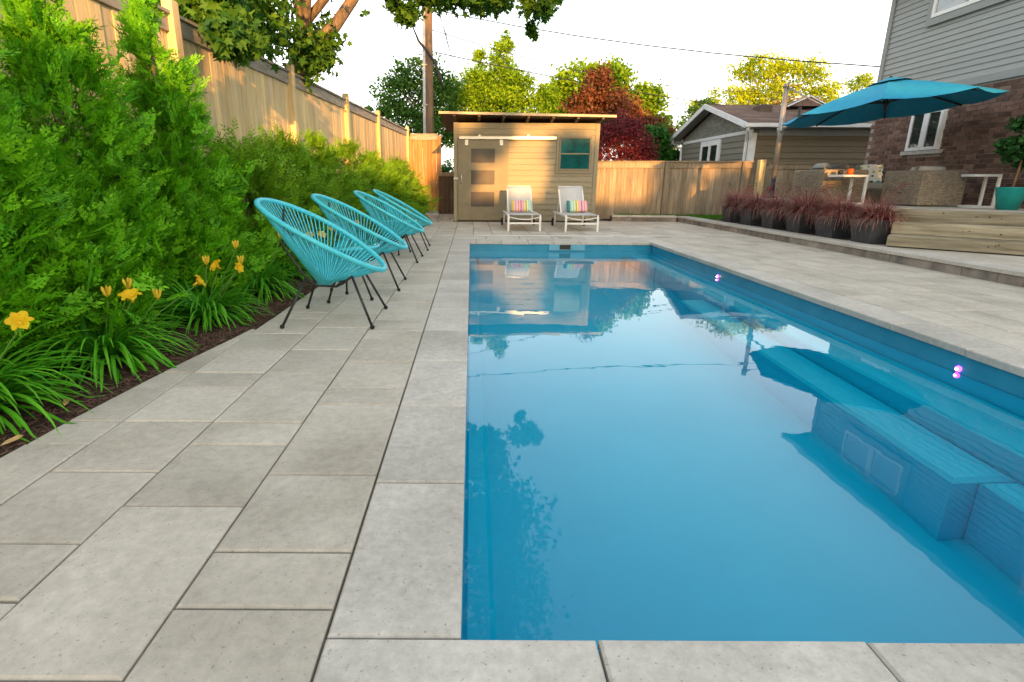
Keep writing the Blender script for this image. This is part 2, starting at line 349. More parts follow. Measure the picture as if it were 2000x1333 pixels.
def glass_mat(name, bump=None, col=(1, 1, 1), rough=0, ior=1.333):
    m = bpy.data.materials.new(name); m.use_nodes = True; t = m.node_tree; N = t.nodes; L = t.links
    g = N.new('ShaderNodeBsdfGlass'); g.inputs['IOR'].default_value = ior; g.inputs['Color'].default_value = (*col, 1); g.inputs['Roughness'].default_value = rough
    if bump:
        tc = N.new('ShaderNodeTexCoord'); mp = N.new('ShaderNodeMapping'); mp.inputs['Scale'].default_value = (1, 1.6, 1); L.new(tc.outputs['Object'], mp.inputs['Vector'])
        nz = N.new('ShaderNodeTexNoise'); nz.inputs['Scale'].default_value = bump[0]; nz.inputs['Detail'].default_value = 2; L.new(mp.outputs[0], nz.inputs['Vector'])
        b = N.new('ShaderNodeBump'); b.inputs['Strength'].default_value = bump[1]; b.inputs['Distance'].default_value = .01; L.new(nz.outputs['Fac'], b.inputs['Height']); L.new(b.outputs[0], g.inputs['Normal'])
    L.new(g.outputs[0], N['Material Output'].inputs['Surface']); return m
M['water'] = glass_mat('water', (3.0, .055), (.97, 1.0, 1.0))
M['clear'] = glass_mat('clear', None, (.80, .95, .95), 0, 1.1)
def emit(name, col, s):
    m = bpy.data.materials.new(name); m.use_nodes = True; p = m.node_tree.nodes['Principled BSDF']
    p.inputs['Base Color'].default_value = (*col, 1); p.inputs['Emission Color'].default_value = (*col, 1); p.inputs['Emission Strength'].default_value = s; return m
M['lamp_pink'] = emit('lamp_pink', (.9, .03, .75), 3); M['lamp_core'] = emit('lamp_core', (1, .75, .35), 14)

# ================================================================ SETTING
PL, PR, PN, PF, ZW = -.03, 3.15, .94, 9.10, -.17        # pool inner faces, water level
def sheet_with_hole(x0, x1, y0, y1, hx0, hx1, hy0, hy1, z):
    return MB().add([(x0,y0,z),(x1,y0,z),(x1,y1,z),(x0,y1,z),(hx0,hy0,z),(hx1,hy0,z),(hx1,hy1,z),(hx0,hy1,z)],
                    [(0,1,5,4),(1,2,6,5),(2,3,7,6),(3,0,4,7)])
g_ = sheet_with_hole(-300, 300, -300, 300, PL-.05, PR+.05, PN-.05, PF+.05, -.055).build('ground', M['sand'], kind='structure')

# ---- paving
def edge_x(y):
    k = [(-3, -1.95), (1.4, -1.765), (2.05, -1.725), (2.63, -1.66), (3.45, -1.53), (5.06, -1.51), (12.6, -1.02), (14, -1.0)]
    for (a, xa), (b, xb) in zip(k, k[1:]):
        if y <= b: return xa + (xb - xa) * (y - a) / (b - a)
    return k[-1][1]
patio = sheet_with_hole(-1.95, 5.58, -2.4, 14.0, PL-.04, PR+.04, PN-.04, PF+.04, -.0505).build('patio', M['sand'], kind='structure')
pav = []      # (poly, z0, z1, material key)
def column(xl, xr, ys, key='paver', clip=False):
    for a, b in zip(ys, ys[1:]):
        g = .0035; a2, b2 = a + g, b - g
        l0 = l1 = xl + g; r = xr - g
        if clip: l0 = max(l0, edge_x(a2)); l1 = max(l1, edge_x(b2))
        if min(r - l0, r - l1) < .03 or b2 - a2 < .03: continue
        pav.append(([(l0, a2), (r, a2), (r, b2), (l1, b2)], key))
def seq(y0, y1, rnd, start=()):
    ys = list(start) if start else [y0]
    while ys[-1] < y1:
        last = ys[-1] - ys[-2] if len(ys) > 1 else 0
        ys.append(ys[-1] + rnd.choice([.2, .4, .4, .6, .6] if last > .25 else [.4, .6, .6]))
    ys[-1] = y1
    if ys[-1] - ys[-2] < .12: ys.pop(-2)
    return ys
rn = random.Random(5)
YB = 13.62
column(-.327-.39, -.327, seq(0, YB, rn, [-1.2, -.6, 0, .4, .63, 1.04, 1.24, 1.635, 2.23, 2.435, 2.83, 3.28, 3.47, 3.76]))
column(-1.107, -.717, seq(0, YB, rn, [-1.3, -.7, -.1, .3, .85, 1.45, 1.85, 2.045, 2.63, 3.04, 3.54]), clip=True)
column(-1.495, -1.107, seq(0, YB, rn, [-1.1, -.5, .1, .7, 1.06, 1.27, 1.65, 2.05, 2.43, 2.64, 3.38]), clip=True)
column(-1.885, -1.495, seq(0, 5.2, rn, [-1.2, -.8, -.2, .4, .8, 1.4, 1.845, 2.05, 2.64, 3.24, 3.5]), clip=True)
# coping all round the pool
cj = [.96 + .632 * i for i in range(14)]; cj[-1] = 9.06
column(-.327, -.015, cj, 'coping')
column(3.11, 3.435, [.96] + [.96 + .33 + .61 * i for i in range(14)] , 'coping')
def row(y0, y1, xs, key):
    for a, b in zip(xs, xs[1:]): pav.append(([(a+.0035, y0+.0035), (b-.0035, y0+.0035), (b-.0035, y1-.0035), (a+.0035, y1-.0035)], key))
row(.645, .96, [-.327, .29, .9, 1.51, 2.12, 2.73, 3.435], 'coping')
row(9.06, 9.44, [-.327, .1, .54, 1.0, 1.45, 1.9, 2.36, 2.8, 3.11], 'coping')
row(9.445, 10.075, [-.327, .28, .9, 1.5, 2.1, 2.72, 3.435], 'coping')
row(9.215, 9.44, [3.11, 3.435], 'coping')
# behind the camera, to the right of the pool and round the shed
for i in range(15): column(-.327 + .392*i, -.327 + .392*(i+1), seq(0, .645, rn, [-2.2 + rn.random()*.3]))
for i in range(6):
    x0 = 3.435 + .352 * i; column(x0, x0 + .352, seq(0, YB + .3, rn, [.63 + rn.random() * .3]))
for i in range(10):
    x0 = -.327 + .3762 * i; column(x0, x0 + .3762, seq(0, YB, rn, [10.11, 10.11 + rn.choice([.3, .4, .6])]))
def px(p):
    v = Vector(p) - CAM; z = v.dot(fwd)
    return None if z < .1 else (PX + F * v.dot(rt) / z, PY - F * v.dot(up) / z)
def seen(poly, z):
    q = [px((p[0], p[1], z)) for p in poly]
    if any(a is None for a in q): return -1
    c = (sum(a[0] for a in q) / len(q), sum(a[1] for a in q) / len(q))
    if not (-60 < c[0] < 2060 and -60 < c[1] < 1500): return -1
    return abs(sum(q[i-1][0]*q[i][1] - q[i][0]*q[i-1][1] for i in range(len(q)))) / 2
pav.sort(key=lambda t: -seen(t[0], 0))
restp = {}
for i, (poly, key) in enumerate(pav):
    dz = rn.uniform(-.0018, .0018)
    cx, cy = sum(p[0] for p in poly)/4, sum(p[1] for p in poly)/4
    if i < 296:
        MB().prism([(p[0]-cx, p[1]-cy) for p in poly], -.048, 0, .006).build('paver' if key == 'paver' else 'coping_stone', M[key], patio, loc=(cx, cy, dz))
    else: restp.setdefault(key, MB()).prism([(p[0], p[1]) for p in poly], -.048, dz, .006)
for key, mb in restp.items(): mb.build('paver_field' if key == 'paver' else 'coping_field', M[key], patio, kind='stuff')
# white edge of the pool cover housing and deck lids
MB().box(.05, 3.6, 10.08, 10.105, -.04, .006).build('cover_track', M['white'], patio)
for x0, x1, y0, y1 in ((1.62, 1.86, 9.6, 9.78), (3.5, 3.75, 9.83, 9.98)):
    MB().prism([(x0,y0),(x1,y0),(x1,y1),(x0,y1)], .0, .008, .003).build('deck_lid', M['aluminium'], patio)

# ---- pool
pool = thing('swimming_pool', 'rectangular blue fibreglass swimming pool with benches, set in stone paving', 'pool', (PL + 1.55, 5, -1.5))
mb = MB(); zt, zb = -.012, -1.45
c = [(PL,PN),(PR,PN),(PR,PF),(PL,PF)]
mb.add([(x,y,zt) for x,y in c] + [(x,y,zb) for x,y in c], [(0,4,5,1)[::-1],(1,5,6,2)[::-1],(2,6,7,3)[::-1],(3,7,4,0)[::-1],(4,5,6,7)])
mb.build('pool_shell', M['pool'], pool, world=True)
def ledge(name, x0, x1, y0, y1, zt_, b=.03): return MB().prism([(x0,y0),(x1,y0),(x1,y1),(x0,y1)], zb+.005, zt_, b).build(name, M['pool'], pool, world=True)
ledge('bench', 2.72, PR - .004, PN + .01, PF - .01, -.50)
ledge('step', 2.40, 2.717, 2.3, 5.9, -.80)
ledge('step', 2.53, 2.717, PN + .02, 2.295, -.80)
ledge('safety_ledge', PL + .004, PL + .13, PN + .02, PF - .02, -.85, .02)
ledge('safety_ledge', .135, 2.6, PF - .16, PF - .005, -.85, .02)
# darker blue strip above the water: shade under the coping put into colour
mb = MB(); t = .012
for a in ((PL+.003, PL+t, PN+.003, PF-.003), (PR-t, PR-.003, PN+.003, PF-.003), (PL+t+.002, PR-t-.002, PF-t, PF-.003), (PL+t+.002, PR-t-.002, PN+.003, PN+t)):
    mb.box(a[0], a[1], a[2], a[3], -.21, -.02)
mb.build('wall_shade_strip', M['wall_shade'], pool, world=True)
MB().box(1.36, 1.98, PF - .03, PF - .014, -.15, -.03).build('skimmer_plate', M['pool_lip'], pool, world=True)
MB().box(1.54, 1.73, PF - .036, PF - .031, -.135, -.055).build('skimmer_mouth', M['black'], pool, world=True)
for y, z in ((3.16, -.148), (6.54, -.148)):
    lamp = MB().lathe([(.0005, -.012), (.016, -.010), (.018, 0)], n=16)
    lamp.xform(Matrix.Translation((PR - .013, y, z)) @ Matrix.Rotation(math.pi/2, 4, 'Y') @ Matrix.Scale(1, 4))
    lo_ = lamp.build('pool_light', M['lamp_pink'], pool, world=True)
    MB().ball((PR - .026, y, z), .007).build('light_lens', M['lamp_core'], lo_, world=True)
wt = MB().add([(PL+.001,PN+.001,ZW),(PR-.001,PN+.001,ZW),(PR-.001,PF-.001,ZW),(PL+.001,PF-.001,ZW)], [(0,1,2,3)]).build('water', M['water'], kind='structure')

# ---- planting bed, mulch and gravel
ys = [-3, 0, 1.4, 2.05, 2.63, 3.45, 5.06, 8, 12.6, 13.7]
vs = [(edge_x(y) - .004, y, -.02) for y in ys] + [(-3.9, y, .03) for y in ys]; n = len(ys)
MB().add(vs, [(i, i+1, n+i+1, n+i) for i in range(n-1)]).build('planting_bed', M['soil'], kind='structure')
def debris(name, mtl, n, xf, size, label, cat, z0=-.012, flat=.25):
    tV = np.array([(-1,-.5,0),(.2,-.6,0),(1,0,0),(.1,.55,0),(-.9,.4,0),(-.5,-.3,.5),(.5,-.2,.6),(.3,.3,.5)]); tV[:, 2] *= 1
    tF = np.array([(0,1,6),(0,6,5),(1,2,6),(2,3,7),(2,7,6),(3,4,7),(4,0,5),(4,5,7),(5,6,7)])
    p = np.array([xf() for _ in range(n)]); p = np.c_[p, np.full(n, z0)] if p.shape[1] == 2 else p
    a = rng.uniform(0, 6.28, n); tl = rng.normal(0, .25, n)
    Rm = frames(np.c_[np.cos(a), np.sin(a), tl], rng.normal(0, .3, n))
    s_ = rng.uniform(*size, n); tV = tV * np.array([1, flat, flat])
    V, Fc, _ = scatter(tV, tF, p, Rm, s_)
    return tag(link(name, np_mesh(name, V, Fc), mtl, kind='stuff'), label, cat)
def in_bed():
    while True:
        y = random.uniform(.8, 13); x = edge_x(y) - .005 - abs(random.gauss(0, .35))
        if random.random() < 3 / (y + .5): return x, y, -.015 + .03 * min(1, (edge_x(y) - x))
debris('mulch', M['chip'], 9000, in_bed, (.012, .04), 'dark brown shredded bark mulch in the planting bed', 'mulch')
debris('gravel', M['pebble'], 1800, lambda: (random.uniform(-1.9, -.45), random.uniform(13.1, 17.5)), (.02, .05), 'pale grey pebbles on the ground beside the garden shed', 'gravel', z0=-.02, flat=.75)
debris('gravel', M['pebble'], 500, lambda: (random.uniform(3.3, 4.3), random.uniform(13.7, 14.15)), (.02, .045), 'pale pebbles between the shed and the right-hand fence kerb', 'gravel', z0=-.02, flat=.75)
lf = mat('dry_leaf', (.42, .24, .08), (.55, .38, .18), scale=20, rough=.8)
for i, (x, y, a) in enumerate([(-2.02, 2.35, .3), (-1.86, 2.22, 2.0), (-1.80, 1.85, 1.1), (-1.76, 1.60, .2), (-2.1, 3.25, 2.4), (-1.85, 2.75, .9)]):
    q = MB().add([(-.035,0,.0),(-.01,.012,.008),(.03,.008,.016),(.045,0,.01),(.02,-.013,.006),(-.015,-.012,.004)], [(0,1,5),(1,2,4,5),(2,3,4)])
    tag(q.build('dry_leaf', lf, loc=(x, y, .004), rz=a), 'curled tan dead leaf lying on the bark mulch', 'leaf', 'dead leaves on the mulch')

# ---- raised kerb, path behind it, terrace
ZK, ZT = .15, .645
kx = 5.56
kerb = thing('kerb', 'low stone kerb wall with pale cap stones edging the paved deck', 'kerb', (kx, 9, 0))
def kerb_run(p0, p1, t=.16):
    a, b = Vector(p0), Vector(p1); L = (b-a).length; d = (b-a)/L; nn = Vector((-d.y, d.x)); s_ = 0
    while s_ < L - .05:
        l = min(rn.uniform(.26, .46), L - s_); q = [a+d*(s_+.003), a+d*(s_+l-.003), a+d*(s_+l-.003)-nn*t, a+d*(s_+.003)-nn*t]
        o = rn.uniform(-.004, .004); q = [q[0]+nn*o, q[1]+nn*o, q[2], q[3]]
        MB().prism(q[::-1] if (q[1]-q[0]).cross(q[2]-q[1]) < 0 else q, -.05, ZK - .046, .006).build('stone', M['curbstone'], kerb, world=True); s_ += l
    s_ = 0
    while s_ < L - .05:
        l = min(.6, L - s_); q = [a+d*(s_+.002)+nn*.022, a+d*(s_+l-.002)+nn*.022, a+d*(s_+l-.002)-nn*.28, a+d*(s_+.002)-nn*.28]
        MB().prism(q[::-1] if (q[1]-q[0]).cross(q[2]-q[1]) < 0 else q, ZK - .045, ZK, .006).build('cap_stone', M['coping'], kerb, world=True); s_ += l
kerb_run((5.60, .3), (5.44, 13.95)); kerb_run((5.42, 13.97), (3.75, 14.12))
MB().box(5.74, 7.0, -1, 8.2, -.04, ZK - .006).build('side_path', M['paver'], kind='structure')
MB().box(5.72, 6.22, 8.21, 12.7, -.04, ZK - .006).build('side_strip', M['soil'], kind='structure')
MB().box(5.7, 8.6, 12.71, 15.9, -.04, ZK - .05).box(3.8, 5.699, 14.25, 15.9, -.04, ZK - .05).build('lawn', M['soil'], kind='structure')
# the terrace: its edge runs diagonally at the timber steps
e1, e2 = Vector((6.13, 7.62)), Vector((9.4, 4.35))
sdx = Vector((.7071, -.7071)); sdn = Vector((.7071, .7071))
mb = MB(); mb.prism([(6.24, 7.78), (6.17+.1, 7.67), (9.4, 4.55), (9.4, 12.7), (6.24, 12.7)], -.03, ZT - .04)
mb.build('terrace', M['terrace'], kind='structure')
terr = bpy.data.objects['terrace']
x = 6.2
for i in range(7):
    y = 12.7
    while y > 4.8:
        l = rn.choice([.3, .45, .6]); x1, y0 = x + .45, y - l
        if x + y0 > 13.85 and x1 < 9.4: MB().prism([(x+.003,y0+.003),(x1-.003,y0+.003),(x1-.003,y-.003),(x+.003,y-.003)], ZT-.039, ZT, .005).build('paver', M['paver'], terr)
        y -= l
    x += .45
steps = thing('timber_steps', 'weathered square timber steps climbing diagonally to the terrace', 'steps', (6.4, 6.8, ZK))
for k in range(3):
    o = Vector((5.82, 7.31)) + sdn * (.22 * k) - sdx * .02
    a, b = o, o + sdx * 4.2; q = [a, b, b + sdn * (.24 if k < 2 else .2), a + sdn * (.24 if k < 2 else .2)]
    z0 = ZK + .165 * k + (.012 if k == 0 else .004)
    bm_ = MB().prism([(p.x, p.y) for p in q], z0, ZK + .165 * (k+1), .018).build('timber', M['timber'], steps, world=True)
    for j in range(5):
        p = o + sdx * rn.uniform(.2, 2.2) - sdn * .001; zz = z0 + rn.uniform(.03, .13)
        kn = MB().lathe([(.0005, .002), (.008, .002), (.009, -.002)], n=8); kn.xform(Matrix.Translation((p.x, p.y, zz)) @ Matrix.Rotation(R(-45), 4, 'Z') @ Matrix.Rotation(math.pi/2, 4, 'X') @ Matrix.Scale(rn.uniform(.5, 1.3), 4))
        kn.build('knot', M['knot'], bm_, world=True)
q = [Vector((5.80, 7.31)) + sdn*.05, Vector((5.80, 7.31)) + sdn*.05 + sdx*4.2]; q += [q[1]+sdn*.5, q[0]+sdn*.5]
MB().prism([(p.x, p.y) for p in q], ZK - .004, ZK + .011).build('footing', M['black'], steps, world=True)
# lawn blades
tV = np.array([(-.004,0,0),(.004,0,0),(.003,0,.03),(-.003,0,.03),(.0,.01,.055),(.001,.01,.055)]); tF = np.array([(0,1,2,3),(3,2,5,4)])
n = 16000; p = np.c_[rng.uniform(3.9, 7.4, n), rng.uniform(12.72, 14.45, n), np.full(n, ZK - .052)]
p = p[(p[:, 0] > 5.7) | (p[:, 1] > 14.2)]; n = len(p); a = rng.uniform(0, 6.28, n)
Rz = np.stack([np.stack([np.cos(a), -np.sin(a), 0*a], 1), np.stack([np.sin(a), np.cos(a), 0*a], 1), np.stack([0*a, 0*a, 1+0*a], 1)], 1)
V, Fc, _ = scatter(tV, tF, p, Rz, rng.uniform(.8, 1.9, n))
tag(link('lawn_grass', np_mesh('lawn_grass', V, Fc), M['grass'], kind='stuff'), 'short bright green grass strip below the weathered fence', 'grass')

# ================================================================ FENCES
def fence_run(root, p0, p1, H, posts, z0=0., key='cedar_wood', rail='grey_wood', side=1, bw=.138, cap=True, post_up=.16, railh=.16):
    """boards between p0 and p1 (xy); the face looks to the left of p0->p1 when side = 1; posts = distances along the run"""
    a, b = Vector(p0), Vector(p1); L = (b-a).length; d = (b-a)/L; nn = Vector((-d.y, d.x)) * side; ang = math.atan2(d.y, d.x)
    base = wpos(root); bm_ = {}
    n = int(L / bw); step = L / n
    for i in range(n):
        s_ = (i + .5) * step; k = rn.randrange(4)
        if k not in bm_:
            wdt = step - .005; bm_[k] = MB().box(-wdt/2, wdt/2, -.009, .009, 0, H - .05).mesh('board'); bm_[k].materials.append(M[key])
        p = a + d * s_ + nn * rn.uniform(-.004, .004)
        o = link('board', bm_[k], None, root, loc=Vector((p.x, p.y, z0 + rn.uniform(0, .012))) - base, rz=ang + rn.uniform(-.01, .01))
    pm = MB().prism([(-.055,-.055),(.055,-.055),(.055,.055),(-.055,.055)], -.06, H + post_up - .02, .012).mesh('post'); pm.materials.append(M[key])
    for s_ in posts:
        p = a + d * s_ + nn * .045; link('post', pm, None, root, loc=Vector((p.x, p.y, z0)) - base, rz=ang)
    ps = [0] + sorted(posts) + [L]
    for s0, s1 in zip(ps, ps[1:]):
        s0, s1 = s0 + .058, s1 - .058
        if s1 - s0 < .1: continue
        q0, q1 = a + d*s0, a + d*s1
        m1 = MB(); beam(m1, (*(q0 + nn*.026), z0+H-railh/2), (*(q1 + nn*.026), z0+H-railh/2), .03, railh); m1.build('top_rail', M[rail], root, world=True)
        if cap:
            m2 = MB(); beam(m2, (*(q0 + nn*.015), z0+H+.016), (*(q1 + nn*.015), z0+H+.016), .12, .03); m2.build('cap_rail', M[rail], root, world=True)
fl = thing('board_fence', 'tall cedar board fence with cap rail behind the evergreens', 'fence', (-2.8, 9, 0))
A, B = (-3.72, -2.2), (-2.17, 18.5)
fence_run(fl, A, B, 2.62, [1.1, 3.45, 5.8, 8.15, 11.1, 13.95, 16.65, 20.6], side=-1)
f2 = thing('board_fence', 'short return of cedar board fence beside the garden shed', 'fence', (-1.6, 18.5, 0))
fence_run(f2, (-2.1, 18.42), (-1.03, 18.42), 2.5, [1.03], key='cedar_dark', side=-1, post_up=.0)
f2b = thing('side_gate', 'dark low board gate in the gap beside the garden shed', 'gate', (-.6, 16.5, 0))
for i in range(8): MB().box(-1.0+.135*i, -.87+.135*i, 16.5, 16.52, .02, 1.25).build('board', M['brown'], f2b, world=True)
MB().box(-1.02, .1, 16.46, 16.497, 1.15, 1.27).build('rail', M['old_wood'], f2b, world=True)
f3 = thing('board_fence', 'weathered grey-brown board fence between the shed and the terrace', 'fence', (5.3, 14.5, 0))
fence_run(f3, (3.32, 14.55), (7.42, 14.2), 1.5, [1.86, 3.82], z0=.02, key='old_wood', rail='old_wood', side=-1, post_up=.05, railh=.15)
f4 = thing('board_fence', 'dark board fence running behind the wicker seats to the house', 'fence', (8.5, 13.8, 0))
fence_run(f4, (7.5, 13.8), (11, 13.8), 1.45, [], z0=.02, key='old_wood', rail='old_wood', side=-1, post_up=.05, railh=.12)
gp = MB().prism([(-.075,-.075),(.075,-.075),(.075,.075),(-.075,.075)], 0, 1.55, .012).build('gate_post', M['cedar_wood'], loc=(7.42, 13.9, .02))
tag(gp, 'stout square timber post standing where the two weathered fences meet', 'post')

# ================================================================ SHED
SY = 13.65; SX0, SX1 = -.44, 3.17
shed = thing('garden_shed', 'tan lap-sided garden shed with a flat sloping roof and sliding door', 'shed', (1.36, SY, 0))
MB().box(SX0+.01, SX1-.01, SY+.03, SY+2.6, -.05, 2.40).build('wall', M['shed_paint'], shed, world=True)
MB().box(SX0-.01, SX1+.01, SY-.005, SY+.03, -.04, .03).build('sill_plate', M['brown'], shed, world=True)
def lap_board(x0, x1, y, z0, z1, t=.024):      # faces -y
    return MB().add([(x0,y-t,z0),(x1,y-t,z0),(x1,y-.003,z1),(x0,y-.003,z1),(x0,y+.02,z0),(x1,y+.02,z0),(x1,y+.02,z1),(x0,y+.02,z1)],
                    [(0,1,2,3),(4,0,3,7),(1,5,6,2),(3,2,6,7),(4,5,1,0),(5,4,7,6)])
z = .035; nb = 17; hb = (2.40 - .035) / nb
for i in range(nb): lap_board(SX0+.1, SX1-.1, SY, z + hb*i, z + hb*(i+1) - .001).build('siding_board', M['shed_paint'], shed, world=True)
for x0, x1 in ((SX0, SX0+.098), (SX1-.098, SX1)): MB().box(x0, x1, SY-.03, SY+.02, .02, 2.405).build('corner_board', M['shed_paint'], shed, world=True)
# roof
def slab(x0, x1, y0, y1, zl, zr, t, drop=0):
    return MB().add([(x0,y0,zl-t),(x1,y0,zr-t),(x1,y1,zr-t-drop),(x0,y1,zl-t-drop),(x0,y0,zl),(x1,y0,zr),(x1,y1,zr-drop),(x0,y1,zl-drop)],
                    [(3,2,1,0),(4,5,6,7),(0,1,5,4),(1,2,6,5),(2,3,7,6),(3,0,4,7)])
roof = slab(-.76, 3.42, 13.2, 16.7, 2.60, 2.535, .04, .12).build('roof', M['brown'], shed, world=True)
slab(-.78, 3.44, 13.17, 13.197, 2.605, 2.54, .055).build('fascia', M['fascia'], roof, world=True)
for i in range(7):
    x = SX0 + .03 + i * (SX1 - SX0 - .06) / 6; zz = 2.60 - .065*(x+.76)/4.18 - .042
    MB().add([(x-.03,13.22,zz-.05),(x+.03,13.22,zz-.05),(x+.03,13.62,zz-.11),(x-.03,13.62,zz-.11),(x-.03,13.22,zz),(x+.03,13.22,zz),(x+.03,13.62,zz-.015),(x-.03,13.62,zz-.015)],
             [(3,2,1,0),(4,5,6,7),(0,1,5,4),(1,2,6,5),(2,3,7,6),(3,0,4,7)]).build('rafter_tail', M['brown'], roof, world=True)
# sliding door of wide boards, three frosted panes
dy = SY - .075
door = MB().box(-.335, .92, dy, dy+.035, .04, 1.99).build('door', M['shed_door'], shed, world=True)
for i, (a, b) in enumerate([(.05,.43),(.44,.75),(.76,1.05),(1.06,1.36),(1.37,1.68),(1.69,1.98)]):
    MB().box(-.33, .915, dy-.009, dy-.0005, a, b).build('plank', M['shed_door'], door, world=True)
for za, zb_ in ((.385,.745),(.93,1.272),(1.455,1.79)):
    MB().box(-.005, .585, dy-.018, dy-.0095, za, zb_).build('pane', M['frost'], door, world=True)
hd = MB().tube([(-.245,dy-.01,.96),(-.245,dy-.05,.99),(-.245,dy-.055,1.07),(-.245,dy-.05,1.15),(-.245,dy-.01,1.18)], .013).build('handle', M['steel'], door, True, world=True)
MB().box(-.44, -.33, dy-.018, dy-.01, 1.05, 1.09).build('latch', M['steel'], door, world=True)
for x in (-.118, .737): MB().prism([(x-.04,dy-.03),(x+.04,dy-.03),(x+.04,dy-.012),(x-.04,dy-.012)], 1.87, 2.0, .004).build('roller', M['steel'], door, world=True)
tr_ = MB().box(-.30, 2.10, dy-.04, dy+.01, 2.01, 2.075).build('door_track', M['steel'], shed, world=True)
for x in (.2, 1.4): MB().box(x-.025, x+.025, dy-.046, dy+.05, 2.04, 2.115).build('bracket', M['steel'], tr_, world=True)
# window
win = MB(); 
for a in ((2.12,2.18,1.215,2.137),(2.98,3.04,1.215,2.137),(2.182,2.978,1.215,1.272),(2.182,2.978,2.085,2.137)): win.box(a[0],a[1],SY-.05,SY+.01,a[2],a[3])
win = win.build('window', M['shed_paint'], shed, world=True)
mb = MB()
for a in ((2.183,2.225,1.275,2.082),(2.935,2.977,1.275,2.082),(2.226,2.934,1.275,1.32),(2.226,2.934,2.04,2.082)): mb.box(a[0],a[1],SY-.07,SY+.01,a[2],a[3])
mb.build('frame', M['shed_door'], win, world=True)
MB().box(2.226, 2.934, SY-.052, SY-.005, 1.668, 1.692).build('glazing_bar', M['shed_paint'], win, world=True)
for za, zb_ in ((1.321,1.667),(1.693,2.039)): MB().box(2.227, 2.933, SY-.04, SY-.03, za, zb_).build('pane', M['teal_glass'], win, world=True)

# ================================================================ GARAGE BEHIND THE FENCE
GX, GY0, GY1, GE, GP = 8.15, 16.0, 21.2, 2.55, 3.5
gar = thing('garage', 'grey-green neighbouring garage with white trim and brown shingle roof', 'garage', (GX + 4, 18.6, 0))
GM = (GY0 + GY1) / 2; GXE = 19
MB().add([(GX,GY0,-.05),(GX,GY1,-.05),(GX,GY1,GE),(GX,GM,GP-.12),(GX,GY0,GE),(GXE,GY0,-.05),(GXE,GY1,-.05),(GXE,GY1,GE),(GXE,GM,GP-.12),(GXE,GY0,GE)],
         [(0,4,3,2,1),(5,6,7,8,9),(0,5,9,4),(1,2,7,6)]).build('wall', M['garage_siding'], gar, world=True)
def lap_x(x, y0, y1, z0, z1, key, root, t=.03):   # board on a wall facing -x
    return MB().add([(x-t,y0,z0),(x-t,y1,z0),(x-.003,y1,z1),(x-.003,y0,z1),(x+.02,y0,z0),(x+.02,y1,z0),(x+.02,y1,z1),(x+.02,y0,z1)],
                    [(3,2,1,0),(0,4,7,3),(2,6,5,1),(7,6,2,3),(0,1,5,4),(4,5,6,7)]).build('siding_board', M[key], root, world=True)
for i in range(8):
    za = 1.0 + .175*i; zb_ = min(za + .174, 2.40)
    if zb_ - za < .04: continue
    lap_x(GX, GY0+.12, GY1-.1, za, zb_, 'garage_siding', gar)
    lap_board(GX+.12, 14, GY0, za, min(za+.174, 2.33)).build('siding_board', M['garage_olive'], gar, world=True)
MB().box(GX-.03, GX-.0035, GY0-.05, GY1+.05, 2.402, 2.50).build('belt_trim', M['white_trim'], gar, world=True)
MB().prism([(GX-.034,GY0-.034),(GX+.118,GY0-.034),(GX+.118,GY0+.118),(GX-.034,GY0+.118)], 0, 2.40).build('corner_board', M['white_trim'], gar, world=True)
MB().box(GX-.03, GX+.02, GY1-.098, GY1+.02, 0, 2.40).build('corner_board', M['white_trim'], gar, world=True)
MB().box(GX+.2, 14, GY0-.02, GY0+.01, 2.335, 2.50).build('frieze', M['siding_trim'], gar, world=True)
# shakes of the gable, joined: too small to pick apart
mb = MB()
for r_ in range(8):
    z0 = 2.505 + r_*.105; y = GY0 + .1
    while y < GY1 - .1:
        wd = rn.uniform(.10, .19); hz = 2.5 + (GP - .12 - 2.5) * (1 - abs(y + wd/2 - GM) / (GM - GY0))
        if z0 + .105 < hz + .02: mb.add([(GX-.014,y+.003,z0),(GX-.014,y+wd-.003,z0),(GX-.004,y+wd-.003,z0+.104),(GX-.004,y+.003,z0+.104),(GX+.01,y+.003,z0),(GX+.01,y+wd-.003,z0)], [(3,2,1,0),(0,1,5,4)])
        y += wd
mb.build('gable_shakes', M['shake'], gar, world=True, kind='stuff')
# roof: two slopes with real courses
def roof_slope(root, x0, x1, ya, za, yb, zb_, key='shingle', n=15, name='roof'):
    """slope from eave (ya, za) up to ridge (yb, zb)"""
    mb = MB(); d = Vector((0, yb-ya, zb_-za)); L = d.length; d /= L; nr = Vector((0, -d.z, d.y)) if yb > ya else Vector((0, d.z, -d.y)) * 1
    if nr.z < 0: nr = -nr
    base = MB().add([(x0,ya,za-.05),(x1,ya,za-.05),(x1,yb,zb_-.05),(x0,yb,zb_-.05),(x0,ya,za),(x1,ya,za),(x1,yb,zb_),(x0,yb,zb_)], [(3,2,1,0),(4,5,6,7),(0,1,5,4),(1,2,6,5),(2,3,7,6),(3,0,4,7)])
    rf = base.build(name, M['shingle'], root, world=True)
    for k in range(n):
        s0, s1 = L*k/n, L*(k+1)/n + .02; x = x0 - rn.uniform(0, .3)
        while x < x1:
            wd = rn.uniform(.22, .42); xa, xb = max(x, x0), min(x+wd-.006, x1)
            if xb > xa:
                p = lambda s_, h: Vector((0, ya, za)) + d*s_ + nr*h
                a, b, c_ = p(s0, .004), p(s0, .018), p(s1, .005)
                mb.add([(xa,a.y,a.z),(xb,a.y,a.z),(xb,b.y,b.z),(xa,b.y,b.z),(xb,c_.y,c_.z),(xa,c_.y,c_.z)], [(0,1,2,3),(3,2,4,5)])
            x += wd
    mb.build('shingles', M['shingle'], rf, world=True, kind='stuff'); return rf
ov = .38; sl_ = (GP - 2.62) / (GM - GY0 + ov)
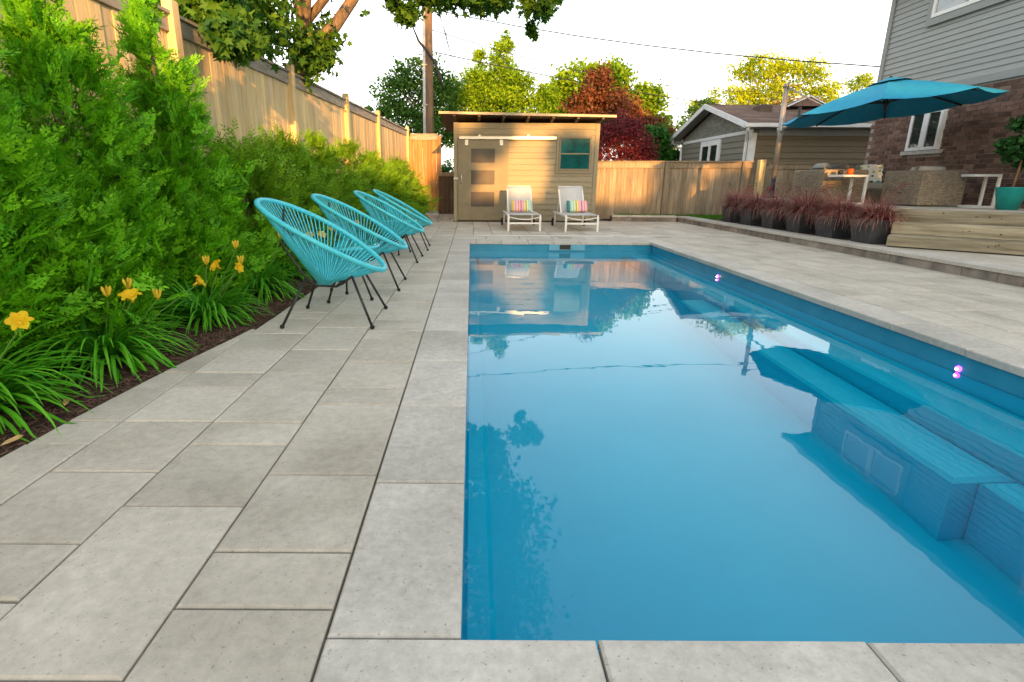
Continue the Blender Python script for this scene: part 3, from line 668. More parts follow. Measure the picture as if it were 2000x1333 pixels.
roof_slope(gar, GX-ov, GXE, GY0-ov, 2.62, GM, GP); roof_slope(gar, GX-ov, GXE, GY1+ov, 2.62, GM, GP)
mb = MB(); beam(mb, (GX-ov-.015, GY0-ov, 2.57), (GX-ov-.015, GM, GP-.045), .03, .15); beam(mb, (GX-ov-.015, GY1+ov, 2.57), (GX-ov-.015, GM, GP-.045), .03, .15); mb.build('barge_board', M['white_trim'], gar, world=True)
mb = MB()
for sgn, ye in ((1, GY0), (-1, GY1)):
    mb.add([(GX-ov+.005, ye-sgn*ov, 2.56), (GX-.02, ye-sgn*ov, 2.56), (GX-.02, GM, GP-.06), (GX-ov+.005, GM, GP-.06)], [(0,1,2,3)])
mb.build('soffit', M['siding_trim'], gar, world=True)
def gutter(root, p0, p1, key='white_trim', w_=.11, h_=.10):
    mb = MB(); beam(mb, p0, p1, w_, h_); return mb.build('gutter', M[key], root, world=True)
gutter(gar, (GX-ov-.1, GY0-ov-.06, 2.575), (14, GY0-ov-.06, 2.575)); gutter(gar, (GX-ov-.1, GY1+ov+.06, 2.575), (GX+1, GY1+ov+.06, 2.575))
mb = MB().box(GX-ov, 14, GY0-ov, GY0-.02, 2.51, 2.545); mb.build('soffit', M['siding_trim'], gar, world=True)
MB().add([(GX-ov,GY1+ov,2.53),(GX-ov,GY1-.1,2.40),(GX-ov,GY1-.1,2.62),(GX-.03,GY1+ov,2.53),(GX-.03,GY1-.1,2.40),(GX-.03,GY1-.1,2.62)], [(0,1,2),(3,5,4),(0,3,4,1)]).build('eave_return', M['white_trim'], gar, world=True)
for ye, sg in ((GY0, 1), (GY1, -1)):
    MB().tube([(GX-ov+.03, ye-sg*(ov+.03), 2.53), (GX-ov+.04, ye-sg*(ov+.0), 2.44), (GX-.09, ye+sg*.12, 2.26), (GX-.075, ye+sg*.16, 2.1), (GX-.075, ye+sg*.16, 0)], .045, 8).build('downspout', M['white_trim'], gar, True, world=True)
def window_x(root, x, y0, y1, z0, z1, fr=.07, n=2, glass='glass', frame='white', trim=0, trim_key='white_trim'):
    """casement window on a wall facing -x"""
    wn = MB()
    T = trim
    if T:
        for a in ((y0-T, y0, z0-T, z1+T), (y1, y1+T, z0-T, z1+T), (y0+.001, y1-.001, z1, z1+T), (y0+.001, y1-.001, z0-T, z0)): wn.box(x-.05, x+.0, *a)
    else: wn.box(x-.004, x+.02, y0, y1, z0, z1)
    wn = wn.build('window', M[trim_key if T else frame], root, world=True)
    stp = (y1 - y0) / n; mb = MB()
    for i in range(n):
        a, b = y0 + stp*i + .002, y0 + stp*(i+1) - .002
        for q in ((a, a+fr, z0+.002, z1-.002), (b-fr, b, z0+.002, z1-.002), (a+fr+.001, b-fr-.001, z0+.002, z0+fr), (a+fr+.001, b-fr-.001, z1-fr, z1-.002)): mb.box(x-.065, x+.0, *q)
        MB().box(x-.045, x-.035, a+fr+.001, b-fr-.001, z0+fr+.001, z1-fr-.001).build('pane', M[glass], wn, world=True)
    mb.build('frame', M[frame], wn, world=True); return wn
window_x(gar, GX-.016, 17.95, 19.25, 1.2, 2.28, fr=.075, trim=.10, trim_key='white_trim')
vt = MB().prism([(8.95,17.35),(9.35,17.35),(9.35,17.75),(8.95,17.75)], 3.1, 3.36, .03).build('roof_vent', M['brown'], gar, world=True)
pk = MB().add([(10.0,17.6,3.35),(11.2,17.6,3.35),(10.6,17.6,3.62),(10.0,18.5,3.35),(11.2,18.5,3.35),(10.6,18.5,3.62)], [(0,1,2),(0,2,5,3),(1,4,5,2)]).build('dormer', M['shingle'], gar, world=True)
mb = MB(); beam(mb, (9.93,17.57,3.33), (10.6,17.57,3.64), .03, .05, (0,1,0)); beam(mb, (11.27,17.57,3.33), (10.6,17.57,3.64), .03, .05, (0,1,0)); mb.build('dormer_trim', M['white_trim'], pk, world=True)
MB().tube([(9.35,15.9,2.6),(9.35,15.9,3.1)], .04).build('vent_pipe', M['black'], gar, world=True)

# ================================================================ HOUSE ON THE TERRACE
HX, HY0, HY1, HB, HE = 8.4, 4.7, 11.63, 2.60, 4.85
house = thing('house', 'two-storey house with dark brick below and grey lap siding above', 'house', (HX + 3.5, 7.3, 0))
MB().box(HX, HX+7, HY0, HY1, -.05, HE).build('wall', M['mortar'], house, world=True)
WY0, WY1, WZ0, WZ1 = 9.83, 10.53, 1.60, 2.30
bricks = []
for r_ in range(int((HB - ZT) / .078) + 1):
    z0 = ZT - .02 + r_*.078; y = HY1 - (0 if r_ % 2 else .1)
    if z0 + .068 > HB: break
    first = True
    while y > HY0 + .02:
        l = .195 if not (first and r_ % 2 == 0) else .195
        y0 = y - l
        if not (y0 < WY1 + .01 and y > WY0 - .01 and z0 + .068 > WZ0 - .07 and z0 < WZ1 + .01): bricks.append((y0, y, z0))
        elif y > WY1 + .04 and y0 < WY1: bricks.append((WY1 + .012, y, z0))
        elif y0 < WY0 - .04 and y > WY0: bricks.append((y0, WY0 - .012, z0))
        y = y0 - .01; first = False
bricks.sort(key=lambda t: -seen([(HX, t[0]), (HX, t[1]), (HX, t[1]), (HX, t[0])], t[2]) if False else (0 if px((HX, t[0], t[2])) and -20 < px((HX, t[0], t[2]))[0] < 2010 else 50) + Vector((HX, t[0], t[2]-1)).length)
bml = {}; rest = MB()
for i, (y0, y1, z0) in enumerate(bricks):
    l = round(y1 - y0, 3); dx = rn.uniform(-.004, .003)
    if i < 298:
        if l not in bml: bml[l] = MB().box(-.01, .02, 0, l, 0, .068).mesh('brick'); bml[l].materials.append(M['brick'])
        link('brick', bml[l], None, house, loc=(HX + dx, y0, z0), world=True)
    else: rest.box(HX-.01+dx, HX+.02, y0, y1, z0, z0+.068)
rest.build('brickwork', M['brick'], house, world=True, kind='stuff')
window_x(house, HX-.012, WY0, WY1, WZ0, WZ1, fr=.055, frame='white_trim')
MB().prism([(HX-.07,WY0-.08),(HX+.0,WY0-.08),(HX+.0,WY1+.1),(HX-.07,WY1+.1)], WZ0-.07, WZ0-.003, .008).build('window_sill', M['stone_sill'], house, world=True)
MB().box(HX-.045, HX, HY0-.02, HY1+.03, HB+.002, HB+.12).build('belt_trim', M['siding_trim'], house, world=True)
MB().box(HX-.04, HX, HY1-.07, HY1+.035, HB+.122, HE-.05).build('corner_board', M['siding_trim'], house, world=True)
zz = HB + .122
while zz < HE - .1:
    lap_x(HX, HY0, HY1-.072, zz, min(zz+.0985, HE-.05), 'siding', house, .02); zz += .099
window_x(house, HX-.02, 8.95, 10.55, 3.90, 4.62, fr=.06, glass='sky_glass', trim=.12, trim_key='siding_trim')
window_x(house, HX-.02, 5.0, 6.6, 3.90, 4.62, fr=.06, glass='sky_glass', trim=.12, trim_key='siding_trim')
rfh = MB().add([(HX-.42,HY0-.4,HE),(HX+7.4,HY0-.4,HE),(HX+7.4,HY1+.4,HE),(HX-.42,HY1+.4,HE),(HX+3.5,HY0+3.5,HE+1.9),(HX+3.5,HY1-3.5,HE+1.9)],
               [(0,1,4),(1,2,5,4),(2,3,5),(3,0,4,5),(3,2,1,0)]).build('roof', M['shingle'], house, world=True)
mb = MB()
for a in ((HX-.48, HX-.422, HY0-.45, HY1+.45), (HX-.42, HX+7.4, HY1+.402, HY1+.45), (HX-.42, HX+7.4, HY0-.45, HY0-.402)): mb.box(*a, HE-.06, HE+.06)
mb.build('eave_gutter', M['siding_trim'], rfh, world=True)

# ================================================================ UTILITY POLE AND WIRES
pole = thing('utility_pole', 'weathered wooden utility pole with grey conduit behind the fence', 'pole', (-1.68, 21.5, 0))
MB().tube([(.03,0,-.05),(.06,0,4),(.09,0,9.5)], [.17,.155,.13], 14).build('shaft', M['pole_wood'], pole, True)
MB().tube([(-.15,-.1,-.05),(-.12,-.1,4),(-.08,-.1,9)], .06, 10).build('conduit', M['conduit'], pole, True)
for z in (2.6, 3.8, 5.2): MB().box(-.2, -.0, -.175, -.12, z, z+.05).build('strap', M['aluminium'], pole)
def sag(a, b, s_, n=26, wob=0):
    a, b = Vector(a), Vector(b); return [a.lerp(b, i/n) - Vector((0, 0, 4*s_*(i/n)*(1-i/n))) + Vector((0, 0, wob*math.sin(i*2.1))) for i in range(n+1)]
def wire(pts, r, label, cat='cable', **k): return tag(MB().tube(pts, r, 5, **k).build('overhead_cable', M['wire'], smooth=True), label, cat)
wire(sag((-1.6, 21.3, 7.1), (14.5, 13.2, 3.45), .42, wob=.004), .016, 'thick black service cable sagging above the garage roof')
wire(sag((-1.6, 21.6, 5.75), (26, 33, 4.6), .5), .019, 'thin black wire sagging behind the shed and treetops')
wire(sag((-1.6, 21.6, 6.5), (24, 36, 7.2), 1.2), .015, 'thin grey wire crossing behind the tall yellow-green tree')
for i, (x, lb) in enumerate([(-.9, 'leftmost'), (-.6, 'middle'), (-.1, 'last')]):
    wire(sag((-1.5, 21.7, 8.2 - .2*i), (x + 1.4, 40, 3.6 + .2*i), .5), .013, ['thin wire running away from the pole top, beside two others', 'thin wire between the two others running away from the pole', 'thin wire running away from the pole, farthest from its shaft'][i])
wire([(-2.35, 20.9, 6.9), (-2.1, 20.95, 6.3), (-1.95, 21.0, 5.95), (-1.62, 21.1, 5.6), (-1.35, 21.15, 5.2), (-1.2, 21.2, 4.75), (-1.05, 21.2, 4.3)], [.03, .03, .045, .06, .05, .075, .02], 'black cable bundle and splice hanging across the utility pole')

# ================================================================ BEHIND THE CAMERA: unseen houses added to keep the low sun off the garden
nb_ = thing('sun_block_house', 'unseen grey gabled house added behind the camera to shade the pool', 'house', (-4, -24, 0))
MB().box(-12, 6.2, -28, -20, -.05, 3.2).build('wall', M['siding'], nb_, world=True)
MB().add([(-12.4,-28.4,3.2),(6.6,-28.4,3.2),(6.6,-19.6,3.2),(-12.4,-19.6,3.2),(-12.4,-24,5.25),(6.6,-24,5.25)], [(0,1,5,4),(2,3,4,5),(3,0,4),(1,2,5),(3,2,1,0)]).build('roof', M['shingle'], nb_, world=True)
nb2 = thing('sun_block_house', 'unseen low tan bungalow added behind the camera, its gabled roof blocking low sun', 'house', (9, -24, 0))
MB().box(7.2, 20, -28, -20, -.05, 3.0).build('wall', M['garage_siding'], nb2, world=True)
MB().add([(6.8,-28.4,3.0),(20.4,-28.4,3.0),(20.4,-19.6,3.0),(6.8,-19.6,3.0),(6.8,-24,5.25),(20.4,-24,5.25)], [(0,1,5,4),(2,3,4,5),(3,0,4),(1,2,5),(3,2,1,0)]).build('roof', M['shingle'], nb2, world=True)

# ================================================================ EVERGREENS
def spray(seed, n=7, sub=4):
    """a flat feathery cedar spray along +x in the xy plane: narrow lobes, 'tint' rising to the tips"""
    r_ = random.Random(seed); V, Fc, T = [], [], []
    def lobe(x, y, a, l, wd, t0, t1, z=0):
        b = len(V); c, s_ = math.cos(a), math.sin(a)
        for u, v, t in ((0, 0, t0), (.45, wd, (t0+t1)/2), (1, 0, t1), (.45, -wd, (t0+t1)/2)):
            V.append((x + c*u*l - s_*v*l, y + s_*u*l + c*v*l, z + .10*u*l*r_.uniform(-1, 1))); T.append(t)
        Fc.append((b, b+1, b+2, b+3))
    lobe(0, 0, 0, 1.0, .022, 0, .5)
    for i in range(n):
        f = .12 + .83*i/n; sg = 1 if i % 2 else -1; l = .50*(1-f*.72)*r_.uniform(.85, 1.15); a = sg*r_.uniform(.55, .85); x = f
        zz = r_.uniform(-.03, .03)
        lobe(x, 0, a, l, .11, .05, .45, zz)
        for k in range(sub):
            g = .25 + .7*k/sub; s2 = 1 if (k % 2) else -1
            lobe(x + math.cos(a)*l*g, math.sin(a)*l*g, a + s2*r_.uniform(.5, .8), l*.5*(1.1-g*.5), .23, .25, .8, zz)
    lobe(.92, 0, 0, .22, .2, .4, .9)
    return np.array(V), np.array(Fc), np.array(T)
SZ = (.15, .25)
SPR = [spray(i) for i in range(4)]; SPR_S = [spray(20+i, 6, 3) for i in range(4)]
def evergreen(name, label, x, y, H, Rb, n, key, seed, group=None, size=(.16, .27), templ=SPR, lean=(0, 0), fat=.8, low=.0, oval=(1, 1)):
    r_ = np.random.default_rng(seed)
    t = thing(name, label, 'shrub' if H < 1.7 else 'tree', (x, y, -.02), 0, group)
    rad = lambda f: Rb * np.clip((1 - f), 0, 1)**fat * (1 - .35*np.exp(-f*14))
    MB().tube([(0, 0, -.1), (lean[0]*.5, lean[1]*.5, H*.5), (lean[0], lean[1], H*.93)], [.045*H/2, .028*H/2, .006], 7).build('trunk', M['bark'], t, True)
    # boughs: sprays gather at their ends so that gaps stay between them
    nb = int(n / 40); fb = low + (1-low) * (1 - r_.random(nb)**.62) ; fb = np.clip(fb, 0, .97)
    ab = r_.uniform(0, 2*np.pi, nb); rb = rad(fb) * r_.uniform(.6, 1.08, nb)
    ctr = np.c_[np.cos(ab)*rb*oval[0] + lean[0]*fb, np.sin(ab)*rb*oval[1] + lean[1]*fb, fb*H + .06 + rb*.12]
    mb = MB()
    for c_, f in zip(ctr[:: 2], fb[:: 2]):
        mb.tube([(lean[0]*f, lean[1]*f, max(.03, c_[2]-.22)), tuple(c_*[.6, .6, 1]-[0, 0, .09]), tuple(c_)], [.010, .007, .003], 4, cap=False)
    mb.build('boughs', M['twig'], t, kind='stuff')
    parts = []
    idx = r_.integers(0, nb, n)
    out = np.c_[np.cos(ab), np.sin(ab), 0*ab][idx]
    spread = (.045 + .085 * rad(fb)[idx] / max(Rb, .01))[:, None]
    pos = ctr[idx] + r_.normal(0, 1, (n, 3)) * spread * np.array([1, 1, .85]) - out * .10
    pos[:, 2] = np.maximum(pos[:, 2], .05)
    d = out * r_.uniform(.4, 1.1, n)[:, None] + r_.normal(0, .42, (n, 3)); d[:, 2] += .38 + .5*fb[idx]
    Rm = frames(d, r_.normal(0, .75, n) + np.where(r_.random(n) < .5, np.pi/2, 0))
    s_ = r_.uniform(*size, n) * (1 - .35*fb[idx]); k = r_.integers(0, len(templ), n)
    age = np.clip(r_.normal(.45, .3, n), 0, 1)
    for j, (tv, tf, tt) in enumerate(templ):
        q = k == j; parts.append(scatter(tv, tf, pos[q], Rm[q], s_[q], tt, age[q] * .0 + age[q]))
    V, Fc, T = merge(parts)
    link('crown', np_mesh('crown', V, Fc, np.clip(T*1.0 - .12, 0, 1)), M[key], t)
    return t
evergreen('cedar_tree', 'tall feathery green cedar with its leader at the fence cap, next to the shorter hedge', -2.62, 4.78, 2.48, .76, 2700, 'cedar_leaf', 1, lean=(-.08, .02), fat=.85, size=SZ)
evergreen('cedar_tree', 'broad feathery green cedar between two others along the tall fence', -2.74, 3.72, 2.35, .66, 2600, 'cedar_leaf', 2, lean=(.02, -.05), fat=.75, size=SZ)
evergreen('cedar_tree', 'feathery cedar with yellowish tips behind the drooping daylily bloom', -2.70, 2.62, 1.7, .66, 2800, 'cedar_leaf', 3, fat=.55, size=SZ)
evergreen('cedar_tree', 'low bushy cedar filling in between the tall ones behind the daylilies', -2.48, 4.25, 1.05, .55, 1800, 'cedar_leaf', 4, fat=.5, size=SZ)
evergreen('cedar_tree', 'low bushy cedar between the two broad ones, level with the open daylily bloom', -2.52, 3.15, 1.0, .55, 1800, 'cedar_leaf', 5, fat=.5, size=SZ)
hl = 'bushy yellow-green low hedge cedar, %s in the row counting from the tall cedars'
for i, (x, y, h, r_) in enumerate([(-2.42, 5.75, 1.52, .68), (-2.35, 6.65, 1.45, .66), (-2.3, 7.6, 1.55, .68), (-2.2, 8.6, 1.42, .66), (-2.1, 9.6, 1.52, .66), (-2.0, 10.6, 1.40, .66), (-1.9, 11.6, 1.46, .64), (-1.75, 12.6, 1.38, .62), (-1.62, 13.4, 1.22, .56)]):
    evergreen('hedge_cedar', hl % ['first', 'second', 'third', 'fourth', 'fifth', 'sixth', 'seventh', 'eighth', 'last'][i], x, y, h, r_, 2300 - 90*i, 'hedge_leaf', 30+i, 'low cedars in the hedge', (.15, .25), SPR_S, fat=.42)

# ================================================================ DAYLILIES
def blade(pts, wd):
    """one strap leaf along pts: three verts across, folded along the midrib"""
    V, n = [], len(pts)
    for i, p in enumerate(pts):
        t = (pts[min(i+1, n-1)] - pts[max(i-1, 0)]); s_ = np.cross(t, [0, 0, 1.]); l = np.linalg.norm(s_); s_ = s_/l if l > 1e-5 else np.array([1., 0, 0])
        f = i/(n-1); w_ = wd*(.55 + .9*f - 1.45*f**3.0); w_ = max(w_, .0006)
        V += [p - s_*w_, p - np.array([0, 0, .35*w_]), p + s_*w_]
    return np.array(V)
def lily(name, label, x, y, n, seed, L=.56, flowers=(), buds=()):
    r_ = np.random.default_rng(seed); t = thing(name, label, 'flower', (x, y, -.01), 0, 'daylilies along the bed')
    VV, FF, TT, o = [], [], [], 0; S = 9
    for i in range(n):
        a = r_.uniform(0, 2*np.pi); l = L*r_.uniform(.65, 1.15); e = r_.uniform(.55, 1.35); b = r_.uniform(0, .07); bend = r_.uniform(1.1, 2.3)
        p = np.array([np.cos(a+1)*b, np.sin(a+1)*b, .0]); pts = [p]; ang = e
        for k in range(S-1):
            ang = e - bend*((k+1)/(S-1))**1.5; st = l/(S-1); p = p + st*np.array([np.cos(a)*np.cos(ang), np.sin(a)*np.cos(ang), np.sin(ang)]); p[2] = max(p[2], .012); pts.append(p)
        V = blade(np.array(pts), r_.uniform(.008, .0125)); VV.append(V)
        for k in range(S-1):
            for c_ in (0, 1): FF.append((o+3*k+c_, o+3*k+c_+1, o+3*k+c_+4, o+3*k+c_+3))
        TT.append(np.repeat(np.linspace(0, .8, S)*r_.uniform(.1, 1), 3)); o += 3*S
    link('leaves', np_mesh('leaves', np.concatenate(VV), np.array(FF), np.concatenate(TT), smooth=True), M['lily_leaf'], t)
    for j, (dx, dy, z, az, tilt, sc_) in enumerate(flowers):
        MB().tube([(dx*.2, dy*.2, 0), (dx*.55, dy*.55, z*.6), (dx, dy, z-.01)], [.004, .0035, .003], 5).build('scape', M['scape'], t, True)
        fo = MB().tube([(0,0,-.03),(0,0,.012)], [.006,.012], 6).build('flower', M['bud'], t, True, loc=(dx, dy, z)); fo.rotation_euler = (tilt, 0, az); fo.scale = (sc_*.78,)*3
        for k in range(6):
            mb = MB(); N = 6; a0 = k*math.pi/3; wide = .030 if k % 2 else .020
            for i in range(N+1):
                f = i/N; rr = .008 + .062*f**1.15; zz = .012 + .060*f - .045*max(0, f-.55)**1.3*2.2; wd = wide*math.sin(math.pi*min(1, .12+f*.88))**.7
                for c_ in (-1, 0, 1):
                    ru = .006*math.sin(f*14+c_*2+k) if c_ else -.004
                    mb.v.append((rr*math.cos(a0) - c_*wd*math.sin(a0), rr*math.sin(a0) + c_*wd*math.cos(a0), zz+ru))
            mb.f = [(3*i+c_, 3*i+c_+1, 3*i+c_+4, 3*i+c_+3) for i in range(N) for c_ in (0, 1)]
            mb.build('petal', M['petal'], fo, True)
    for j, (dx, dy, z) in enumerate(buds):
        MB().tube([(dx*.2, dy*.2, 0), (dx*.6, dy*.6, z*.6), (dx, dy, z)], [.004, .0035, .003], 5).build('scape', M['scape'], t, True)
        for k in range(3):
            a = k*2.1 + j; MB().tube([(dx, dy, z-.005), (dx+.012*math.cos(a), dy+.012*math.sin(a), z+.02), (dx+.02*math.cos(a), dy+.02*math.sin(a), z+.05), (dx+.022*math.cos(a), dy+.022*math.sin(a), z+.066)], [.003, .008, .009, .002], 6).build('bud', M['bud'], t, True)
    return t
lily('daylily', 'daylily clump with one drooping yellow-orange bloom, spilling over the bare mulch', -2.17, 2.08, 260, 1, .57, [(.20, .12, .40, .6, .9, .95)], [(.06, .16, .46), (-.05, -.1, .42)])
lily('daylily', 'large daylily clump with a wide open yellow bloom and tall buds', -2.08, 2.80, 290, 2, .55, [(.20, .02, .37, .3, .45, 1.1), (.40, .34, .40, 1.9, 1.0, .95)], [(.07, .02, .38), (.26, .16, .34), (.14, .10, .41)])
lily('daylily', 'daylily clump with a cluster of yellow blooms and buds', -1.97, 3.72, 250, 3, .51, [(.14, .03, .40, -.6, .9, 1.0), (.24, .10, .38, 1.2, 1.2, .85)], [(.06, .02, .42), (.24, .18, .40), (.16, .3, .50)])
lily('daylily', 'daylily clump with a single orange bud behind the first chair', -1.92, 4.62, 240, 4, .55, [], [(.22, .05, .52)])
lily('daylily', 'daylily clump with yellow blooms seen through the first chair cords', -1.95, 5.5, 180, 5, .50, [(.25, .05, .44, 0, 1.0, 1), (.30, .3, .42, .5, .8, 1)], [(.1, .1, .46)])
lily('daylily', 'daylily clump with yellow blooms between the first two chairs and hedge', -1.88, 6.5, 150, 6, .48, [(.2, -.1, .44, .2, .9, 1)], [(.05, .1, .45)])
lily('daylily', 'leafy daylily clump with one bloom behind the second chair', -1.82, 7.5, 130, 7, .46, [(.2, 0, .42, 0, .9, 1)], [])

# ================================================================ BROADLEAF TREES
def maple_leaf():
    pts = [(0,0),(.16,-.06),(.34,-.22),(.42,-.06),(.62,-.40),(.66,-.16),(1.0,0),(.66,.16),(.62,.40),(.42,.06),(.34,.22),(.16,.06)]
    pts = [(0,0),(.10,-.12),(.02,-.40),(.30,-.26),(.50,-.52),(.56,-.20),(1.0,0),(.56,.20),(.50,.52),(.30,.26),(.02,.40),(.10,.12)]
    V = [(x, y, -.35*abs(y) - .12*x*x) for x, y in pts] + [(.32, 0, .02)]; n = len(pts)
    return np.array(V), np.array([(12, i, (i+1) % n) for i in range(n)])
def quad_leaf(w_=.32): return np.array([(0,0,0),(.5,w_,.05),(1,0,-.05),(.5,-w_,.05)]), np.array([(0,1,2,3)])
def leaf_cloud(blobs, n, size, seed, templ, droop=.2, clump=.16, shell=.55):
    """leaves gathered in clumps inside ellipsoids (cx,cy,cz,rx,ry,rz,weight)"""
    r_ = np.random.default_rng(seed); wt_ = np.array([b[6] for b in blobs]); wt_ = wt_/wt_.sum(); parts = []; C_ = []
    for b, f in zip(blobs, wt_):
        m = max(20, int(n*f)); nc = max(6, m // 42)
        v = r_.normal(0, 1, (nc, 3)); v /= np.linalg.norm(v, axis=1, keepdims=True); v *= (shell + (1-shell)*r_.random((nc, 1))**.7) * r_.uniform(.75, 1.1, (nc, 1))
        c_ = np.array(b[:3]) + v*np.array(b[3:6]); C_.append(c_)
        i = r_.integers(0, nc, m); s_ = clump * (b[3]+b[4]+b[5])/3
        pos = c_[i] + r_.normal(0, 1, (m, 3))*s_*np.array([1, 1, .7])
        d = r_.normal(0, 1, (m, 3)); d[:, 2] -= droop; Rm = frames(d, r_.normal(0, 1.0, m))
        V, Fc, _ = scatter(templ[0], templ[1], pos, Rm, r_.uniform(*size, m)); parts.append((V, Fc, None))
    V, Fc, _ = merge(parts); return V, Fc, np.concatenate(C_)
def tree(name, label, base, trunk, blobs, n, size, key, seed, templ, limbs=8, group=None, tr=.16, **k):
    t = thing(name, label, 'tree', base, 0, group); bx = Vector(base)
    V, Fc, C_ = leaf_cloud(blobs, n, size, seed, templ, **k)
    link('crown', np_mesh('crown', V - np.array(base), Fc), M[key], t)
    tk = MB().tube(trunk, [tr*(1-.75*i/(len(trunk)-1)) for i in range(len(trunk))], 9).build('trunk', M['bark'], t, True, world=True)
    r_ = random.Random(seed); mb = MB(); tp = [Vector(p) for p in trunk]
    for i in range(limbs):
        e = Vector(C_[r_.randrange(len(C_))]); s_ = tp[-1].lerp(tp[len(tp)//2], r_.random()); m_ = s_.lerp(e, .5) + Vector((r_.uniform(-.2,.2), r_.uniform(-.2,.2), .12*(e-s_).length))
        mb.tube([s_, m_, e], [tr*.32, tr*.2, tr*.05], 5, cap=False)
    mb.build('limbs', M['bark'], t, True, world=True, kind='stuff'); return t
ML = maple_leaf(); QL = quad_leaf(); QN = quad_leaf(.2); QW = quad_leaf(.42)
# the maple that leans over the fence and the pool
mt = tree('maple_tree', 'big dark green maple leaning over the tall fence toward the pool', (-3.6, 9.4, -.05),
     [(-3.6, 9.4, -.05), (-3.3, 9.4, 1.6), (-2.98, 9.5, 2.7), (-2.75, 9.55, 3.15), (-2.8, 9.6, 4.2), (-3.0, 9.7, 5.6)],
     [(-3.6, 8.3, 3.45, 1.1, 1.2, .75, 1.7), (-3.05, 6.9, 2.95, .45, .7, .45, .55), (-2.62, 6.15, 2.55, .28, .35, .34, .22), (-2.62, 9.6, 3.15, .38, .5, .55, .45), (-4.6, 8.8, 4.8, 1.9, 2.4, 1.4, 1.4), (-2.6, 9.2, 5.2, 1.7, 2.0, 1.1, 1.1),
      (-1.1, 9.4, 5.6, 1.3, 1.6, 1.0, .9), (-.6, 10.5, 4.35, .75, .5, .30, .55), (.35, 10.5, 4.30, .7, .45, .26, .5), (1.15, 10.6, 4.15, .35, .3, .25, .2), (1.12, 10.6, 3.72, .08, .1, .16, .05), (-1.2, 10.4, 3.95, .3, .3, .28, .16), (.6, 8.8, 5.0, .9, 1.1, .7, .8), (.7, 8.4, 6.3, .9, 1.2, .9, .7), (-3.6, 9, 7.0, 2.4, 2.4, 1.5, 1.2), (-.7, 7.2, 6.0, .9, 1.0, .8, .5), (.5, 7.6, 7.2, .9, 1.0, .8, .5), (.2, 9.6, 4.1, .7, .6, .5, .5)],
     31000, (.085, .15), 'maple_leaf', 5, ML, limbs=16, tr=.26, droop=.5, clump=.22, shell=.3)
mb = MB().tube([(-2.95, 9.5, 2.75), (-2.55, 9.5, 3.22), (-2.25, 9.5, 3.45), (-1.95, 9.55, 3.85), (-1.5, 9.7, 4.6), (-.9, 9.9, 5.2)], [.12, .105, .10, .09, .07, .05], 9)
mb.build('limb', M['bark'], mt, True, world=True)
MB().tube([(-1.5, 9.7, 4.6), (-1.2, 10.1, 4.45), (-.4, 10.4, 4.4), (.5, 10.5, 4.38), (1.3, 10.6, 4.2)], [.05, .035, .028, .018, .006], 6).build('limb', M['bark'], mt, True, world=True)
# trees beyond the fences
tree('garden_tree', 'loose dark green tree behind the utility pole', (-2.5, 24, 0), [(-2.5,24,0),(-2.4,24,2.5),(-2.3,24,4.2)],
     [(-3.3,24,4.4,.95,1,1.0,1), (-2.3,24,5.3,.9,1,.75,.9), (-1.3,24,4.6,.9,1,1.0,1), (-2.7,23.8,3.3,1.1,1,.8,1), (-1.2,23.7,3.2,1.0,1,.9,1), (-4.2,24,3.9,.4,.4,.25,.12)], 12000, (.10,.19), 'tree_green', 8, QL, clump=.2)
tree('garden_tree', 'tall bright yellow-green tree rising behind the shed roof', (1.2, 25.5, 0), [(1.2,25.5,0),(1.2,25.5,3),(1.3,25.5,6)],
     [(1.3,25.5,6.3,.55,.6,.75,.5), (1.55,25.5,7.0,.25,.3,.45,.15), (.4,25.5,5.3,.9,.9,.7,1), (1.9,25.5,5.2,.9,.9,.7,1), (-.3,25.2,4.2,.9,1,.8,1), (1.2,25.1,4.2,1.1,1,.9,1.3), (1.1,25.9,4.9,1.3,.6,1.2,1.2), (1.0,25.9,3.2,2.2,.6,1.0,1.4), (2.8,25.3,4.2,.9,1,.8,1), (0,25,3.0,1.2,1,.8,1), (2.2,25,3.0,1.4,1,.9,1.2), (.35,25.5,6.3,.3,.3,.4,.15), (-.75,25.5,4.9,.55,.6,.55,.5), (3.4,25.5,4.7,.5,.6,.6,.5), (3.5,25.2,3.4,.7,.6,.8,.7)], 36000, (.11,.22), 'tree_yellow', 9, QN, clump=.2)
tree('garden_tree', 'rounded lime green maple behind the copper-leaved tree', (6.4, 27, 0), [(6.4,27,0),(6.3,27,3),(6.2,27,5)],
     [(5.0,27,5.6,1.1,1.1,.9,1), (6.6,27,5.7,1.1,1.1,.8,1), (4.5,27,4.3,.9,1,.9,.9), (8.0,27,4.7,1.1,1,.9,1), (8.9,27,3.7,.8,1,.8,.7), (7.2,26.6,3.8,1.3,1,1.0,1.1), (6.0,26.8,4.4,1.2,1,1,1), (9.4,27,3.0,.6,.8,.6,.4), (6.5,27.6,4.2,2.4,.6,1.3,1.6), (3.9,27,4.7,.6,.8,.7,.6)], 26000, (.12,.22), 'tree_lime', 10, QW, clump=.2)
tree('garden_tree', 'copper-orange leaved tree over the shed roof', (4.9, 22.5, 0), [(4.9,22.5,0),(4.9,22.5,2.5),(4.9,22.5,4)],
     [(5.0,22.5,4.9,.55,.6,.6,.7), (4.6,22.4,4.0,.8,.7,.6,1), (5.5,22.5,4.1,.7,.7,.6,.8), (4.5,22.3,3.2,.8,.7,.5,.8)], 6500, (.09,.17), 'tree_copper', 11, QL, clump=.22)
